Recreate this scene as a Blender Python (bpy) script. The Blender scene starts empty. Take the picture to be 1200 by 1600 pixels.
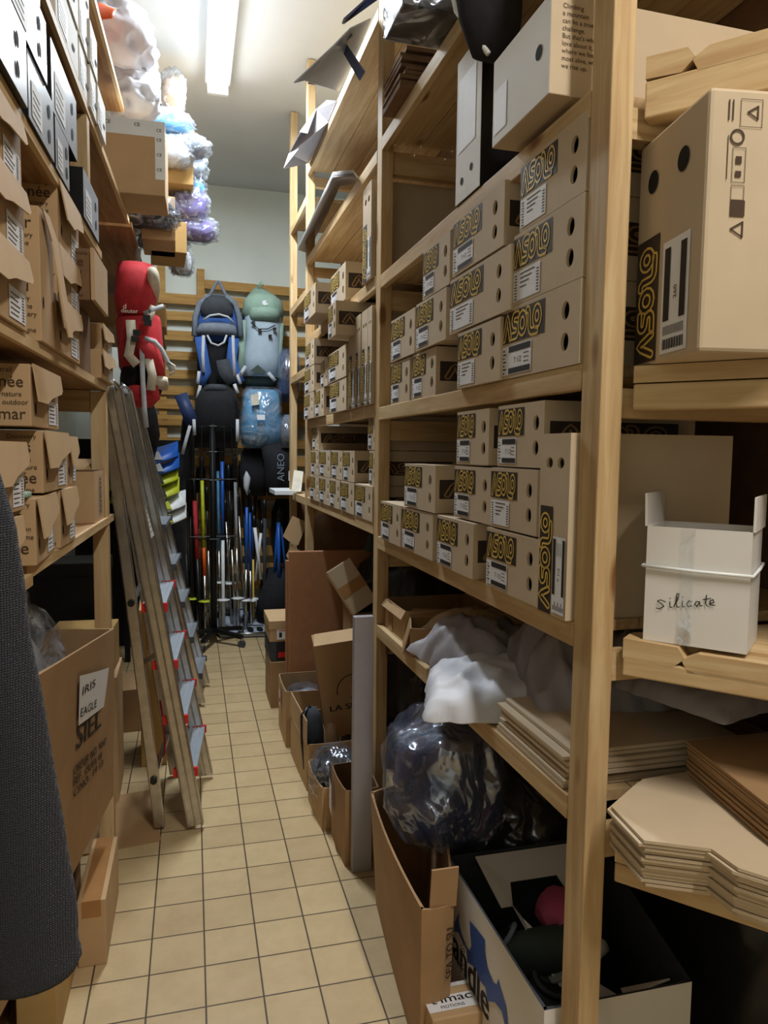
import bpy, bmesh, math, random
from mathutils import Vector, Matrix, noise, geometry
random.seed(7)
C = bpy.context.scene.collection
SC = bpy.context.scene
PI = math.pi
# ---------------------------------------------------------------- camera
F = 1130.0; CAMH = 1.43
RX = Vector((0.96667964, -0.25572456, 0.01163677))
DN = Vector((-0.00980924, -0.08242855, -0.9965487))
FW = Vector((0.25580119, 0.96322919, -0.08219047))
cam = bpy.data.cameras.new('camera'); camo = bpy.data.objects.new('camera', cam); C.objects.link(camo)
cam.sensor_fit = 'VERTICAL'; cam.sensor_height = 24.0; cam.sensor_width = 18.0
cam.lens = F / 1600 * 24.0; cam.clip_start = 0.02
m = Matrix.Identity(4)
for i in range(3):
    m[i][0] = RX[i]; m[i][1] = -DN[i]; m[i][2] = -FW[i]
m[2][3] = CAMH
camo.matrix_world = m
SC.camera = camo
# ---------------------------------------------------------------- world, lamps' power, exposure
w = bpy.data.worlds.new('world'); SC.world = w; w.use_nodes = True
w.node_tree.nodes['Background'].inputs[0].default_value = (0.5, 0.55, 0.6, 1)
w.node_tree.nodes['Background'].inputs[1].default_value = 0.02
SC.view_settings.view_transform = 'Standard'; SC.view_settings.look = 'None'
SC.view_settings.exposure = 0.42; SC.view_settings.gamma = 1.0
SC.view_settings.use_curve_mapping = False
SC.cycles.max_bounces = 8; SC.cycles.diffuse_bounces = 3; SC.cycles.transparent_max_bounces = 12
def area(name, loc, sx, sy, power, col, rot=(0, 0, 0)):
    l = bpy.data.lights.new(name, 'AREA'); l.shape = 'RECTANGLE'; l.size = sx; l.size_y = sy
    l.energy = power; l.color = col
    o = bpy.data.objects.new(name, l); C.objects.link(o); o.location = loc; o.rotation_euler = rot
    return o
area('tube_light_aisle', (0.16, 3.70, 3.425), 0.10, 1.35, 52, (0.86, 0.94, 1.0))
area('tube_light_entrance', (0.75, -0.40, 3.425), 0.10, 1.35, 44, (1.0, 0.95, 0.87))

# ---------------------------------------------------------------- pixel -> place in the room (measured planes)
def ray(px, py): return RX * ((px - 600) / F) + DN * ((py - 800) / F) + FW
O = Vector((0, 0, CAMH))
def onZ(px, py, z): r = ray(px, py); return O + r * ((z - CAMH) / r.z)
def onY(px, py, y): r = ray(px, py); return O + r * (y / r.y)
AR = math.radians(-0.706); AL = math.radians(1.617)
def XR(y, off=0): return 0.670 + off + y * math.tan(AR)
def XL(y, off=0): return -0.340 + off + y * math.tan(AL)
def onR(px, py, off=0):
    r = ray(px, py); n = Vector((math.cos(AR), -math.sin(AR), 0)); return O + r * ((0.67 + off) * n.x / n.dot(r))
def onL(px, py, off=0):
    r = ray(px, py); n = Vector((math.cos(AL), -math.sin(AL), 0)); return O + r * ((-0.34 + off) * n.x / n.dot(r))
def pxof(p):
    d = Vector(p) - O; return 600 + F * d.dot(RX) / d.dot(FW), 800 + F * d.dot(DN) / d.dot(FW)
def Yat(side, px, z, off=0):
    f = XR if side == 'R' else XL
    lo, hi = 0.5, 8.0
    for _ in range(40):
        mid = (lo + hi) / 2; x = pxof((f(mid, off), mid, z))[0]
        if (side == 'R') == (x > px): lo = mid
        else: hi = mid
    return (lo + hi) / 2
# ---------------------------------------------------------------- materials
def srgb(r, g, b):
    return tuple(((c / 255) / 12.92 if c / 255 <= 0.04045 else (((c / 255) + 0.055) / 1.055) ** 2.4) for c in (r, g, b)) + (1,)
def newmat(name):
    mt = bpy.data.materials.new(name); mt.use_nodes = True; nt = mt.node_tree
    return mt, nt, nt.nodes['Principled BSDF']
def texco(nt, scale=(1, 1, 1), kind='Object', rot=(0, 0, 0)):
    tc = nt.nodes.new('ShaderNodeTexCoord'); mp = nt.nodes.new('ShaderNodeMapping')
    mp.inputs['Scale'].default_value = scale; mp.inputs['Rotation'].default_value = rot
    nt.links.new(tc.outputs[kind], mp.inputs['Vector']); return mp.outputs['Vector']
def ramp(nt, fac, stops):
    r = nt.nodes.new('ShaderNodeValToRGB'); e = r.color_ramp.elements
    e[0].position, e[0].color = stops[0]; e[1].position, e[1].color = stops[1]
    for p, c in stops[2:]: k = e.new(p); k.color = c
    nt.links.new(fac, r.inputs['Fac']); return r.outputs['Color']
def noisen(nt, vec, scale, detail=4, rough=0.55, dist=0.0):
    n = nt.nodes.new('ShaderNodeTexNoise'); n.inputs['Scale'].default_value = scale
    n.inputs['Detail'].default_value = detail; n.inputs['Roughness'].default_value = rough
    n.inputs['Distortion'].default_value = dist
    nt.links.new(vec, n.inputs['Vector']); return n.outputs['Fac']
def bump(nt, b, h, strength=0.2, dist=0.002):
    n = nt.nodes.new('ShaderNodeBump'); n.inputs['Strength'].default_value = strength
    n.inputs['Distance'].default_value = dist
    nt.links.new(h, n.inputs['Height']); nt.links.new(n.outputs['Normal'], b.inputs['Normal'])
def plain(name, col, rough=0.7, metal=0.0, var=0.12, nscale=18, bs=0.1, spec=0.4):
    mt, nt, b = newmat(name); v = texco(nt)
    f = noisen(nt, v, nscale); c = srgb(*col)
    d = tuple(x * (1 - var) for x in c[:3]) + (1,); l = tuple(min(1, x * (1 + var)) for x in c[:3]) + (1,)
    nt.links.new(ramp(nt, f, [(0.35, d), (0.65, l)]), b.inputs['Base Color'])
    b.inputs['Roughness'].default_value = rough; b.inputs['Metallic'].default_value = metal
    b.inputs['Specular IOR Level'].default_value = spec
    if bs: bump(nt, b, noisen(nt, v, nscale * 8), bs, 0.001)
    return mt
def wood(name, axis, base=(216, 190, 146), dark=(186, 152, 108), knot=True):
    mt, nt, b = newmat(name)
    sc = [9, 9, 9]; sc['xyz'.index(axis)] = 0.7
    v = texco(nt, tuple(sc)); v0 = texco(nt)
    g = noisen(nt, v, 4.0, 6, 0.6, 0.6)
    col = ramp(nt, g, [(0.32, srgb(*dark)), (0.62, srgb(*base)), (0.5, srgb(*[int((a * .6 + d * .4)) for a, d in zip(base, dark)]))])
    g2 = noisen(nt, v0, 2.5, 3)
    mx = nt.nodes.new('ShaderNodeMix'); mx.data_type = 'RGBA'; mx.blend_type = 'MULTIPLY'
    mx.inputs[0].default_value = 0.5
    nt.links.new(col, mx.inputs[6])
    nt.links.new(ramp(nt, g2, [(0.3, (0.75, 0.7, 0.62, 1)), (0.7, (1, 1, 1, 1))]), mx.inputs[7])
    out = mx.outputs[2]
    if knot:
        vs = [7, 7, 7]; vs['xyz'.index(axis)] = 2.6
        vv = texco(nt, tuple(vs)); vo = nt.nodes.new('ShaderNodeTexVoronoi'); vo.inputs['Scale'].default_value = 1.0
        nt.links.new(vv, vo.inputs['Vector'])
        kf = ramp(nt, vo.outputs['Distance'], [(0.07, (1, 1, 1, 1)), (0.13, (0, 0, 0, 1))])
        m2 = nt.nodes.new('ShaderNodeMix'); m2.data_type = 'RGBA'
        nt.links.new(kf, m2.inputs[0]); nt.links.new(out, m2.inputs[6]); m2.inputs[7].default_value = srgb(128, 86, 50)
        out = m2.outputs[2]
    nt.links.new(out, b.inputs['Base Color'])
    b.inputs['Roughness'].default_value = 0.62; b.inputs['Specular IOR Level'].default_value = 0.3
    bump(nt, b, g, 0.25, 0.001)
    return mt
def film(name, tint=(0.95, 0.97, 1.0), see=0.7, rough=0.12, scale=14, strength=0.9, dist=0.02, metal=0.0):
    mt, nt, b = newmat(name); nt.nodes.remove(b); out = nt.nodes['Material Output']
    tr = nt.nodes.new('ShaderNodeBsdfTransparent'); gl = nt.nodes.new('ShaderNodeBsdfPrincipled')
    gl.inputs['Base Color'].default_value = tint + (1,); gl.inputs['Roughness'].default_value = rough
    gl.inputs['Specular IOR Level'].default_value = 1.0; gl.inputs['Metallic'].default_value = metal
    v = texco(nt); h = noisen(nt, v, scale, 3, 0.5, 1.4); h2 = ramp(nt, h, [(0.3, (0, 0, 0, 1)), (0.7, (1, 1, 1, 1))])
    bump(nt, gl, h2, strength, dist)
    fr = ramp(nt, noisen(nt, v, scale * 1.3, 2, 0.5, 2.0), [(0.4, (see + .12,) * 3 + (1,)), (0.62, (max(0.02, see - .22),) * 3 + (1,))])
    mx = nt.nodes.new('ShaderNodeMixShader'); nt.links.new(fr, mx.inputs[0])
    nt.links.new(gl.outputs[0], mx.inputs[1]); nt.links.new(tr.outputs[0], mx.inputs[2])
    nt.links.new(mx.outputs[0], out.inputs['Surface'])
    return mt
def emis(name, col, s):
    mt, nt, b = newmat(name); b.inputs['Emission Color'].default_value = col + (1,)
    b.inputs['Emission Strength'].default_value = s; b.inputs['Base Color'].default_value = (.9, .9, .9, 1); return mt
def tilemat():
    mt, nt, b = newmat('floor_tiles')
    tc = nt.nodes.new('ShaderNodeTexCoord'); mp = nt.nodes.new('ShaderNodeMapping')
    mp.inputs['Location'].default_value = (0.127 + 1.48, -2.571 + 0.1525 * 60, 0)
    nt.links.new(tc.outputs['Object'], mp.inputs['Vector'])
    br = nt.nodes.new('ShaderNodeTexBrick'); br.offset = 0; br.squash = 1
    br.inputs['Scale'].default_value = 1.0; br.inputs['Brick Width'].default_value = 0.148; br.inputs['Row Height'].default_value = 0.1525
    br.inputs['Mortar Size'].default_value = 0.0026; br.inputs['Mortar Smooth'].default_value = 0.2; br.inputs['Bias'].default_value = 0
    br.inputs['Color1'].default_value = srgb(204, 180, 138); br.inputs['Color2'].default_value = srgb(190, 166, 126)
    br.inputs['Mortar'].default_value = srgb(84, 70, 52)
    nt.links.new(mp.outputs[0], br.inputs['Vector'])
    v = texco(nt); n = noisen(nt, v, 9, 6, 0.7)
    mx = nt.nodes.new('ShaderNodeMix'); mx.data_type = 'RGBA'; mx.blend_type = 'MULTIPLY'; mx.inputs[0].default_value = 0.6
    nt.links.new(br.outputs['Color'], mx.inputs[6]); nt.links.new(ramp(nt, n, [(0.3, (0.78, 0.75, 0.7, 1)), (0.6, (1, 1, 1, 1))]), mx.inputs[7])
    nt.links.new(mx.outputs[2], b.inputs['Base Color']); b.inputs['Roughness'].default_value = 0.45
    b.inputs['Specular IOR Level'].default_value = 0.35
    inv = nt.nodes.new('ShaderNodeMath'); inv.operation = 'SUBTRACT'; inv.inputs[0].default_value = 1
    nt.links.new(br.outputs['Fac'], inv.inputs[1]); bump(nt, b, inv.outputs[0], 0.5, 0.001)
    return mt
def knit():
    mt, nt, b = newmat('grey_knit'); v = texco(nt)
    w1 = nt.nodes.new('ShaderNodeTexWave'); w1.inputs['Scale'].default_value = 130; w1.bands_direction = 'Z'; w1.inputs['Distortion'].default_value = 3; w1.inputs['Detail Scale'].default_value = 3
    w2 = nt.nodes.new('ShaderNodeTexWave'); w2.inputs['Scale'].default_value = 150; w2.bands_direction = 'X'; w2.inputs['Distortion'].default_value = 3
    nt.links.new(v, w1.inputs['Vector']); nt.links.new(v, w2.inputs['Vector'])
    mu = nt.nodes.new('ShaderNodeMath'); mu.operation = 'MULTIPLY'; nt.links.new(w1.outputs['Fac'], mu.inputs[0]); nt.links.new(w2.outputs['Fac'], mu.inputs[1])
    nt.links.new(ramp(nt, mu.outputs[0], [(0.0, srgb(26, 28, 38)), (0.8, srgb(56, 60, 76))]), b.inputs['Base Color'])
    b.inputs['Roughness'].default_value = 0.95; b.inputs['Sheen Weight'].default_value = 0.1
    bump(nt, b, mu.outputs[0], 0.8, 0.004); return mt

M = dict(
    wx=wood('pine_x', 'x'), wy=wood('pine_y', 'y'), wz=wood('pine_z', 'z'),
    plyedge=wood('pale_plywood_edge', 'y', (225, 195, 150), (196, 160, 112), False),
    dwood=wood('brown_shelf_board', 'y', (176, 138, 94), (136, 98, 62)),
    orange=wood('varnished_slat', 'x', (206, 162, 92), (178, 132, 68)),
    kraft=plain('kraft_cardboard', (198, 178, 150), 0.8, var=0.05, nscale=6),
    kraft2=plain('brown_cardboard', (164, 130, 92), 0.82, var=0.08, nscale=6),
    kraft3=plain('tan_cardboard', (192, 160, 120), 0.82, var=0.07, nscale=5),
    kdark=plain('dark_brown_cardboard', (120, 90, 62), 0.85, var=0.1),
    kyel=plain('yellowish_cardboard', (182, 148, 92), 0.8, var=0.1, nscale=4),
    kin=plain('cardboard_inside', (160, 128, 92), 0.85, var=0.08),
    wcard=plain('white_cardboard', (226, 222, 216), 0.7, var=0.03, nscale=4),
    gcard=plain('pale_grey_box_card', (168, 178, 194), 0.35, var=0.04, nscale=4),
    hard=plain('brown_hardboard', (176, 126, 88), 0.7, var=0.06, nscale=20),
    tape=plain('brown_parcel_tape', (168, 122, 76), 0.3, var=0.05),
    ink=plain('black_ink', (38, 32, 28), 0.7, var=0.05, bs=0),
    inkb=plain('brown_ink', (74, 56, 40), 0.8, var=0.05, bs=0),
    band=plain('dark_brown_band', (54, 42, 34), 0.6, var=0.06, bs=0),
    gold=plain('gold_ink', (224, 190, 92), 0.45, var=0.05, bs=0),
    tan=plain('tan_ink', (150, 118, 78), 0.6, var=0.05, bs=0),
    paper=plain('white_paper', (234, 234, 238), 0.6, var=0.02, bs=0),
    black=plain('black_void', (14, 12, 11), 0.9, var=0.1, bs=0),
    blackp=plain('black_plastic', (24, 24, 26), 0.35, var=0.1),
    blackf=plain('black_fabric', (30, 30, 34), 0.9, var=0.2, nscale=40),
    navy=plain('navy_fabric', (46, 62, 104), 0.5, var=0.15, nscale=40),
    blue=plain('blue_fabric', (56, 94, 164), 0.8, var=0.1, nscale=40),
    bluep=plain('blue_plastic', (36, 96, 190), 0.35, var=0.08),
    skyb=plain('sky_blue_fabric', (92, 160, 206), 0.7, var=0.12, nscale=14),
    greyf=plain('grey_fabric', (118, 126, 138), 0.85, var=0.1, nscale=40),
    lgrey=plain('light_grey_fabric', (186, 190, 196), 0.85, var=0.08, nscale=30),
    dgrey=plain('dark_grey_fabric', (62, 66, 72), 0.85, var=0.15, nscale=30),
    red=plain('red_fabric', (196, 52, 60), 0.75, var=0.15, nscale=20),
    redp=plain('red_plastic', (206, 44, 44), 0.4, var=0.05),
    orangep=plain('orange_plastic', (236, 92, 30), 0.4, var=0.05),
    cream=plain('cream_fabric', (214, 206, 188), 0.85, var=0.08, nscale=30),
    sage=plain('sage_green_fabric', (150, 178, 162), 0.75, var=0.08, nscale=16),
    sageg=plain('grey_green_fabric', (172, 190, 204), 0.75, var=0.06, nscale=16),
    olive=plain('dark_olive_fabric', (66, 76, 70), 0.85, var=0.1, nscale=16),
    lime=plain('lime_plastic', (196, 208, 48), 0.4, var=0.08),
    pinkc=plain('pinkish_cardboard', (170, 136, 122), 0.85, var=0.08),
    pink=plain('pink_fabric', (196, 92, 126), 0.8, var=0.1),
    lilac=plain('lilac_fabric', (120, 110, 178), 0.8, var=0.2),
    alu=plain('brushed_aluminium', (182, 178, 172), 0.24, metal=0.95, var=0.1, nscale=30),
    alug=plain('grey_aluminium_tread', (176, 186, 198), 0.4, metal=0.6, var=0.05, nscale=30),
    steel=plain('steel', (170, 172, 176), 0.25, metal=1, var=0.05),
    darkm=plain('black_metal', (22, 22, 24), 0.4, metal=0.3, var=0.1),
    wplast=plain('white_plastic', (232, 236, 238), 0.4, var=0.03),
    poly=plain('white_poly_mailer', (206, 208, 216), 0.55, var=0.04, nscale=8, bs=0.3),
    polyg=plain('grey_poly_mailer', (158, 154, 158), 0.5, var=0.06, nscale=8, bs=0.3),
    wall=plain('pale_green_plaster', (234, 240, 232), 0.9, var=0.03, nscale=3, bs=0.3),
    ceil=plain('grey_white_plaster', (224, 228, 228), 0.9, var=0.03, nscale=2, bs=0.3),
    dwall=plain('dim_plaster', (150, 146, 134), 0.9, var=0.05, nscale=3),
    bat=plain('blue_print', (56, 92, 168), 0.5, var=0.05, bs=0),
    yellow=plain('yellow_label', (222, 206, 60), 0.5, var=0.04, bs=0),
    film=film('clear_plastic_film', (0.66, 0.72, 0.80), 0.74, 0.12, 7, 0.7, 0.03, 0.5), filmb=film('clear_plastic_wrap_glossy', (0.70, 0.78, 0.95), 0.74, 0.15, 3.2, 0.8, 0.05, 0.8),
    filmw=film('milky_plastic_film', (0.97, 0.98, 1.0), 0.22, 0.25, 12, 0.8, 0.02),
    bag=plain('white_carrier_bag', (236, 234, 242), 0.45, var=0.03, nscale=6, bs=0.4),
    floor=tilemat(), knit=knit(), lamp=emis('lamp_glow', (0.92, 0.97, 1.0), 7),
    lampw=emis('lamp_glow_warm', (1.0, 0.92, 0.8), 8))

# ---------------------------------------------------------------- mesh builder
class MB:
    def __init__(s): s.v = []; s.f = []; s.m = []
    def add(s, vs, fs, mi=0, mat=None):
        b = len(s.v)
        for p in vs:
            p = Vector(p); s.v.append(tuple(mat @ p) if mat else tuple(p))
        for f in fs: s.f.append([b + i for i in f]); s.m.append(mi)
        return s
    def box(s, a, b, mi=0, mat=None):
        x0, y0, z0 = a; x1, y1, z1 = b
        vs = [(x0, y0, z0), (x1, y0, z0), (x1, y1, z0), (x0, y1, z0), (x0, y0, z1), (x1, y0, z1), (x1, y1, z1), (x0, y1, z1)]
        return s.add(vs, [(0, 3, 2, 1), (4, 5, 6, 7), (0, 1, 5, 4), (1, 2, 6, 5), (2, 3, 7, 6), (3, 0, 4, 7)], mi, mat)
    def beam(s, p, q, w, h, mi=0, up=(0, 0, 1)):
        p = Vector(p); q = Vector(q); d = (q - p); L = d.length; d.normalize()
        u = Vector(up); sd = d.cross(u)
        if sd.length < 1e-4: sd = d.cross(Vector((1, 0, 0)))
        sd.normalize(); u = sd.cross(d)
        mt = Matrix((sd, d, u)).transposed().to_4x4(); mt.translation = p
        return s.box((-w / 2, 0, -h / 2), (w / 2, L, h / 2), mi, mt)
    def prism(s, poly, d0, d1, mi=0, mat=None):
        # poly in (x,z); extruded along y
        n = len(poly); vs = [(x, d0, z) for x, z in poly] + [(x, d1, z) for x, z in poly]
        fs = [tuple(range(n)), tuple(range(2 * n - 1, n - 1, -1))] + [(i, (i + n), (i + 1) % n + n, (i + 1) % n) for i in range(n)]
        return s.add(vs, fs, mi, mat)
    def tube(s, path, r, n=8, mi=0, ry=None):
        path = [Vector(p) for p in path]; rs = r if isinstance(r, (list, tuple)) else [r] * len(path)
        rings = []; up = None
        for i, p in enumerate(path):
            t = (path[min(i + 1, len(path) - 1)] - path[max(i - 1, 0)]).normalized()
            if up is None:
                up = Vector((0, 0, 1)) if abs(t.z) < 0.9 else Vector((0, 1, 0))
            a = t.cross(up).normalized(); up = a.cross(t).normalized()
            k = ry if ry else 1
            rings.append([p + a * rs[i] * math.cos(2 * PI * j / n) + up * rs[i] * k * math.sin(2 * PI * j / n) for j in range(n)])
        vs = [q for r_ in rings for q in r_]; fs = []
        for i in range(len(path) - 1):
            for j in range(n):
                k2 = (j + 1) % n; fs.append((i * n + j, i * n + k2, (i + 1) * n + k2, (i + 1) * n + j))
        fs.append(tuple(range(n - 1, -1, -1))); fs.append(tuple((len(path) - 1) * n + j for j in range(n)))
        return s.add(vs, fs, mi)
    def build(s, name, mats, parent=None, smooth=False, bevel=0, sub=0, solid=0):
        me = bpy.data.meshes.new(name); me.from_pydata(s.v, [], s.f)
        if not isinstance(mats, (list, tuple)): mats = [mats]
        for mt in mats: me.materials.append(M[mt] if isinstance(mt, str) else mt)
        me.polygons.foreach_set('material_index', s.m)
        if smooth: me.polygons.foreach_set('use_smooth', [True] * len(s.f))
        me.update()
        o = bpy.data.objects.new(name, me); C.objects.link(o)
        if parent: o.parent = parent
        if solid:
            md = o.modifiers.new('solid', 'SOLIDIFY'); md.thickness = solid; md.offset = -1
        if bevel:
            md = o.modifiers.new('bevel', 'BEVEL'); md.width = bevel; md.segments = 2; md.limit_method = 'ANGLE'; md.angle_limit = 0.6
        if sub:
            md = o.modifiers.new('sub', 'SUBSURF'); md.levels = sub; md.render_levels = sub
        return o
def tag(o, label, cat, group=None):
    o['label'] = label; o['category'] = cat
    if group: o['group'] = group
    return o
def thing(name, label, cat, loc=(0, 0, 0), rot=0, group=None, mat=None):
    o = bpy.data.objects.new(name, None); C.objects.link(o); o.empty_display_size = 0.05
    if mat is not None: o.matrix_world = mat
    else: o.location = loc; o.rotation_euler = (0, 0, rot)
    return tag(o, label, cat, group)
def struct(o): o['kind'] = 'structure'; return o
_tc = {}
def text_data(s):
    if s not in _tc:
        cu = bpy.data.curves.new('t', 'FONT'); cu.body = s; cu.size = 1; cu.resolution_u = 3
        ob = bpy.data.objects.new('t', cu); me = ob.to_mesh()
        vs = [tuple(v.co) for v in me.vertices]; fs = [tuple(p.vertices) for p in me.polygons]
        ob.to_mesh_clear(); bpy.data.objects.remove(ob); bpy.data.curves.remove(cu)
        _tc[s] = (vs, fs)
    return _tc[s]
def put_text(mb, s, size, mat, mi=0, sx=1.0, bold=0, width=None):
    # text lies in the local xy of mat, facing +z of mat
    vs, fs = text_data(s)
    if not vs: return
    if width:
        wd = max(v[0] for v in vs) - min(v[0] for v in vs); sx = width / (wd * size)
    for k in range(1 + (2 if bold else 0)):
        dx = bold * (k - 1) * size if bold else 0
        mb.add([(x * size * sx + dx, y * size, 0.0001 * k) for x, y, z in vs], fs, mi, mat)
def frame(o, u, v):
    u = Vector(u).normalized(); v = Vector(v).normalized(); n = u.cross(v)
    mt = Matrix((u, v, n)).transposed().to_4x4(); mt.translation = Vector(o); return mt
# faces of a box given in its own space (x = width, y = depth, z = height)
def f_front(x=0, z=0, e=0.0008): return frame((x, -e, z), (1, 0, 0), (0, 0, 1))
def f_left(y, z=0, e=0.0008, D=0): return frame((-e, y, z), (0, -1, 0), (0, 0, 1))
def f_right(W, y=0, z=0, e=0.0008): return frame((W + e, y, z), (0, 1, 0), (0, 0, 1))
def f_top(H, x=0, y=0, e=0.0008): return frame((x, y, H + e), (1, 0, 0), (0, 1, 0))
def rectf(mb, mt, x0, y0, x1, y1, mi=0, z=0):
    mb.add([(x0, y0, z), (x1, y0, z), (x1, y1, z), (x0, y1, z)], [(0, 1, 2, 3)], mi, mt)
# lettering with doubled outlines
def outline(path, wd, closed):
    P = [Vector(p) for p in path]; n = len(P)
    def nrm(i):
        a = P[(i - 1) % n] if closed or i > 0 else P[i]; b = P[(i + 1) % n] if closed or i < n - 1 else P[i]
        t = (b - a).normalized(); return Vector((-t.y, t.x))
    L = [P[i] + nrm(i) * wd for i in range(n)]; R = [P[i] - nrm(i) * wd for i in range(n)]
    if closed: return [L, R]
    t1 = (P[-1] - P[-2]).normalized(); t0 = (P[0] - P[1]).normalized()
    def cap(c, t):
        a0 = math.atan2(t.y, t.x); return [c + Vector((math.cos(a0 + a), math.sin(a0 + a))) * wd for a in (0.9, 0.3, -0.3, -0.9)]
    return [L + cap(P[-1], t1) + R[::-1] + cap(P[0], t0)]
def ribbon(mb, loop, t, mat, mi):
    n = len(loop); vs = []
    for i in range(n):
        a = loop[(i - 1) % n]; b = loop[(i + 1) % n]; d = (b - a); d.normalize(); nn = Vector((-d.y, d.x)) * t
        p = loop[i] + nn; q = loop[i] - nn; vs += [(p.x, p.y, 0), (q.x, q.y, 0)]
    fs = [(2 * i, 2 * i + 1, 2 * ((i + 1) % n) + 1, 2 * ((i + 1) % n)) for i in range(n)]
    mb.add(vs, fs, mi, mat)
def arc(cx, cy, r, a0, a1, n, ry=None):
    ry = ry or r
    return [(cx + r * math.cos(math.radians(a0 + (a1 - a0) * i / n)), cy + ry * math.sin(math.radians(a0 + (a1 - a0) * i / n))) for i in range(n + 1)]
LOGO = [([(0.08, 0.08), (0.20, 0.36), (0.36, 0.74), (0.45, 0.90), (0.54, 0.74), (0.70, 0.36), (0.82, 0.08)], False),
        ([(1.68, 0.90)] + arc(1.30, 0.71, 0.20, 90, 270, 6, 0.19) + arc(1.45, 0.30, 0.20, 90, -90, 6, 0.20) + [(1.0, 0.10)], False),
        (arc(2.18, 0.50, 0.36, 0, 330, 11), True),
        ([(2.70, 0.92), (2.84, 0.90), (2.92, 0.80), (2.93, 0.55)] + arc(3.2, 0.32, 0.26, 180, 262, 4) + [(3.50, 0.05), (3.74, 0.05)], False),
        (arc(3.74, 0.56, 0.32, 0, 330, 11, 0.32), True)]
def logo(mb, mt, w, h, mi):
    s = Matrix.Diagonal((w / 4.3, h, 1, 1)); k = 0.125
    for path, cl in LOGO:
        for lp in outline(path, k, cl): ribbon(mb, lp, 0.046, mt @ s, mi)
# ---------------------------------------------------------------- shoe box with a dark lettered band
def shoe_box(label, W, H, D, loc, rot, stand=False, group=None, lab=0, body='kraft', side='R', faded=False):
    if stand:   # box turned on its end: its width runs upward
        mat = Matrix.Translation(loc) @ Matrix.Rotation(rot, 4, 'Z') @ Matrix.Translation((H, 0, 0)) @ Matrix.Rotation(-PI / 2, 4, 'Y')
        t = thing('shoe_box', label, 'shoe box', group=group, mat=mat)
    else: t = thing('shoe_box', label, 'shoe box', loc, rot, group)
    b = MB(); hx = 0.84 * W; hr = 0.1 * H
    outer = [Vector((0, 0, 0)), Vector((W, 0, 0)), Vector((W, 0, H)), Vector((0, 0, H))]
    holes = [[Vector((hx + hr * 0.95 * math.cos(a * PI / 7), 0, zc * H + hr * 1.15 * math.sin(a * PI / 7))) for a in range(14)] for zc in (0.68, 0.30)]
    flat = outer + holes[0] + holes[1]
    tris = geometry.tessellate_polygon([[Vector((p.x, p.z, 0)) for p in l] for l in (outer, holes[0], holes[1])])
    fs = []
    for tr in tris:
        a, c, d = [flat[i] for i in tr]
        fs.append(tr if (c - a).cross(d - a).y < 0 else tr[::-1])
    b.add(flat, fs, 0)
    for hl in holes:
        n = len(hl); b.add(hl + [p + Vector((0, 0.006, 0)) for p in hl], [(i, (i + 1) % n, (i + 1) % n + n, i + n) for i in range(n)], 0)
    b.add([(0, 0, 0), (W, 0, 0), (W, 0, H), (0, 0, H), (0, D, 0), (W, D, 0), (W, D, H), (0, D, H)],
          [(4, 7, 6, 5), (0, 4, 5, 1), (3, 2, 6, 7), (0, 3, 7, 4), (1, 5, 6, 2)], 0)
    b.build('box_body', body, t)
    k = MB(); bw = 0.60 * W
    rectf(k, f_front(0, 0, 0.0006), 0.0, 0.50 * H, bw, 0.94 * H, 0)
    logo(k, f_front(0.035 * W, 0.545 * H, 0.0012), bw * 0.90, 0.36 * H, 1)
    mt = f_right(W, 0, 0, 0.0006) if side == 'R' else f_left(D, 0, 0.0006)
    rectf(k, mt, 0.012, 0.30 * H, min(D, 0.31) - .01, 0.70 * H, 0)
    mt = f_right(W, 0, 0, 0.0012) if side == 'R' else f_left(D, 0, 0.0012)
    logo(k, mt @ Matrix.Translation((0.03, 0.355 * H, 0)), min(D, 0.31) - 0.06, 0.29 * H, 2)
    k.build('printed_band', ['band', 'gold', 'tan'], t)
    p = MB(); lw = 0.42 * W; l0, l1 = 0.05 * H, 0.46 * H
    mt = f_front(0.02 * W, 0, 0.001); mt2 = f_front(0.02 * W, 0, 0.0015)
    rectf(p, mt, 0, l0, lw, l1, 0); hh = l1 - l0
    if lab == 0:
        rectf(p, mt2, lw * .24, l1 - .24 * hh, lw * .97, l1 - .03 * hh, 1); rectf(p, mt2, lw * .24, l0 + .03 * hh, lw * .97, l0 + .22 * hh, 1)
        for j in range(7): rectf(p, mt2, lw * (.04), l0 + hh * (.05 + j * .13), lw * (.10 + .05 * (j % 2)), l0 + hh * (.10 + j * .13), 1)
        put_text(p, '7 1/2', hh * .28, mt2 @ Matrix.Translation((lw * .42, l0 + hh * .38, 0)), 2)
        for j in range(3): rectf(p, mt2, lw * .75, l0 + hh * (.34 + j * .14), lw * .92, l0 + hh * (.37 + j * .14), 2)
    else:
        for j in range(9): rectf(p, mt2, lw * (.04 + .02 * (j % 2)), l0 + hh * (.05 + j * .1), lw * (.14), l0 + hh * (.09 + j * .1), 1)
        for j in range(4): rectf(p, mt2, lw * .26, l0 + hh * (.86 - j * .15), lw * (.8 - .1 * j), l0 + hh * (.90 - j * .15), 2)
        for j in range(8): rectf(p, mt2, lw * .87, l0 + hh * (.08 + j * .1), lw * .96, l0 + hh * (.12 + j * .1), 1)
    p.build('size_label', ['paper', 'ink', 'inkb'], t)
    return t
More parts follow.
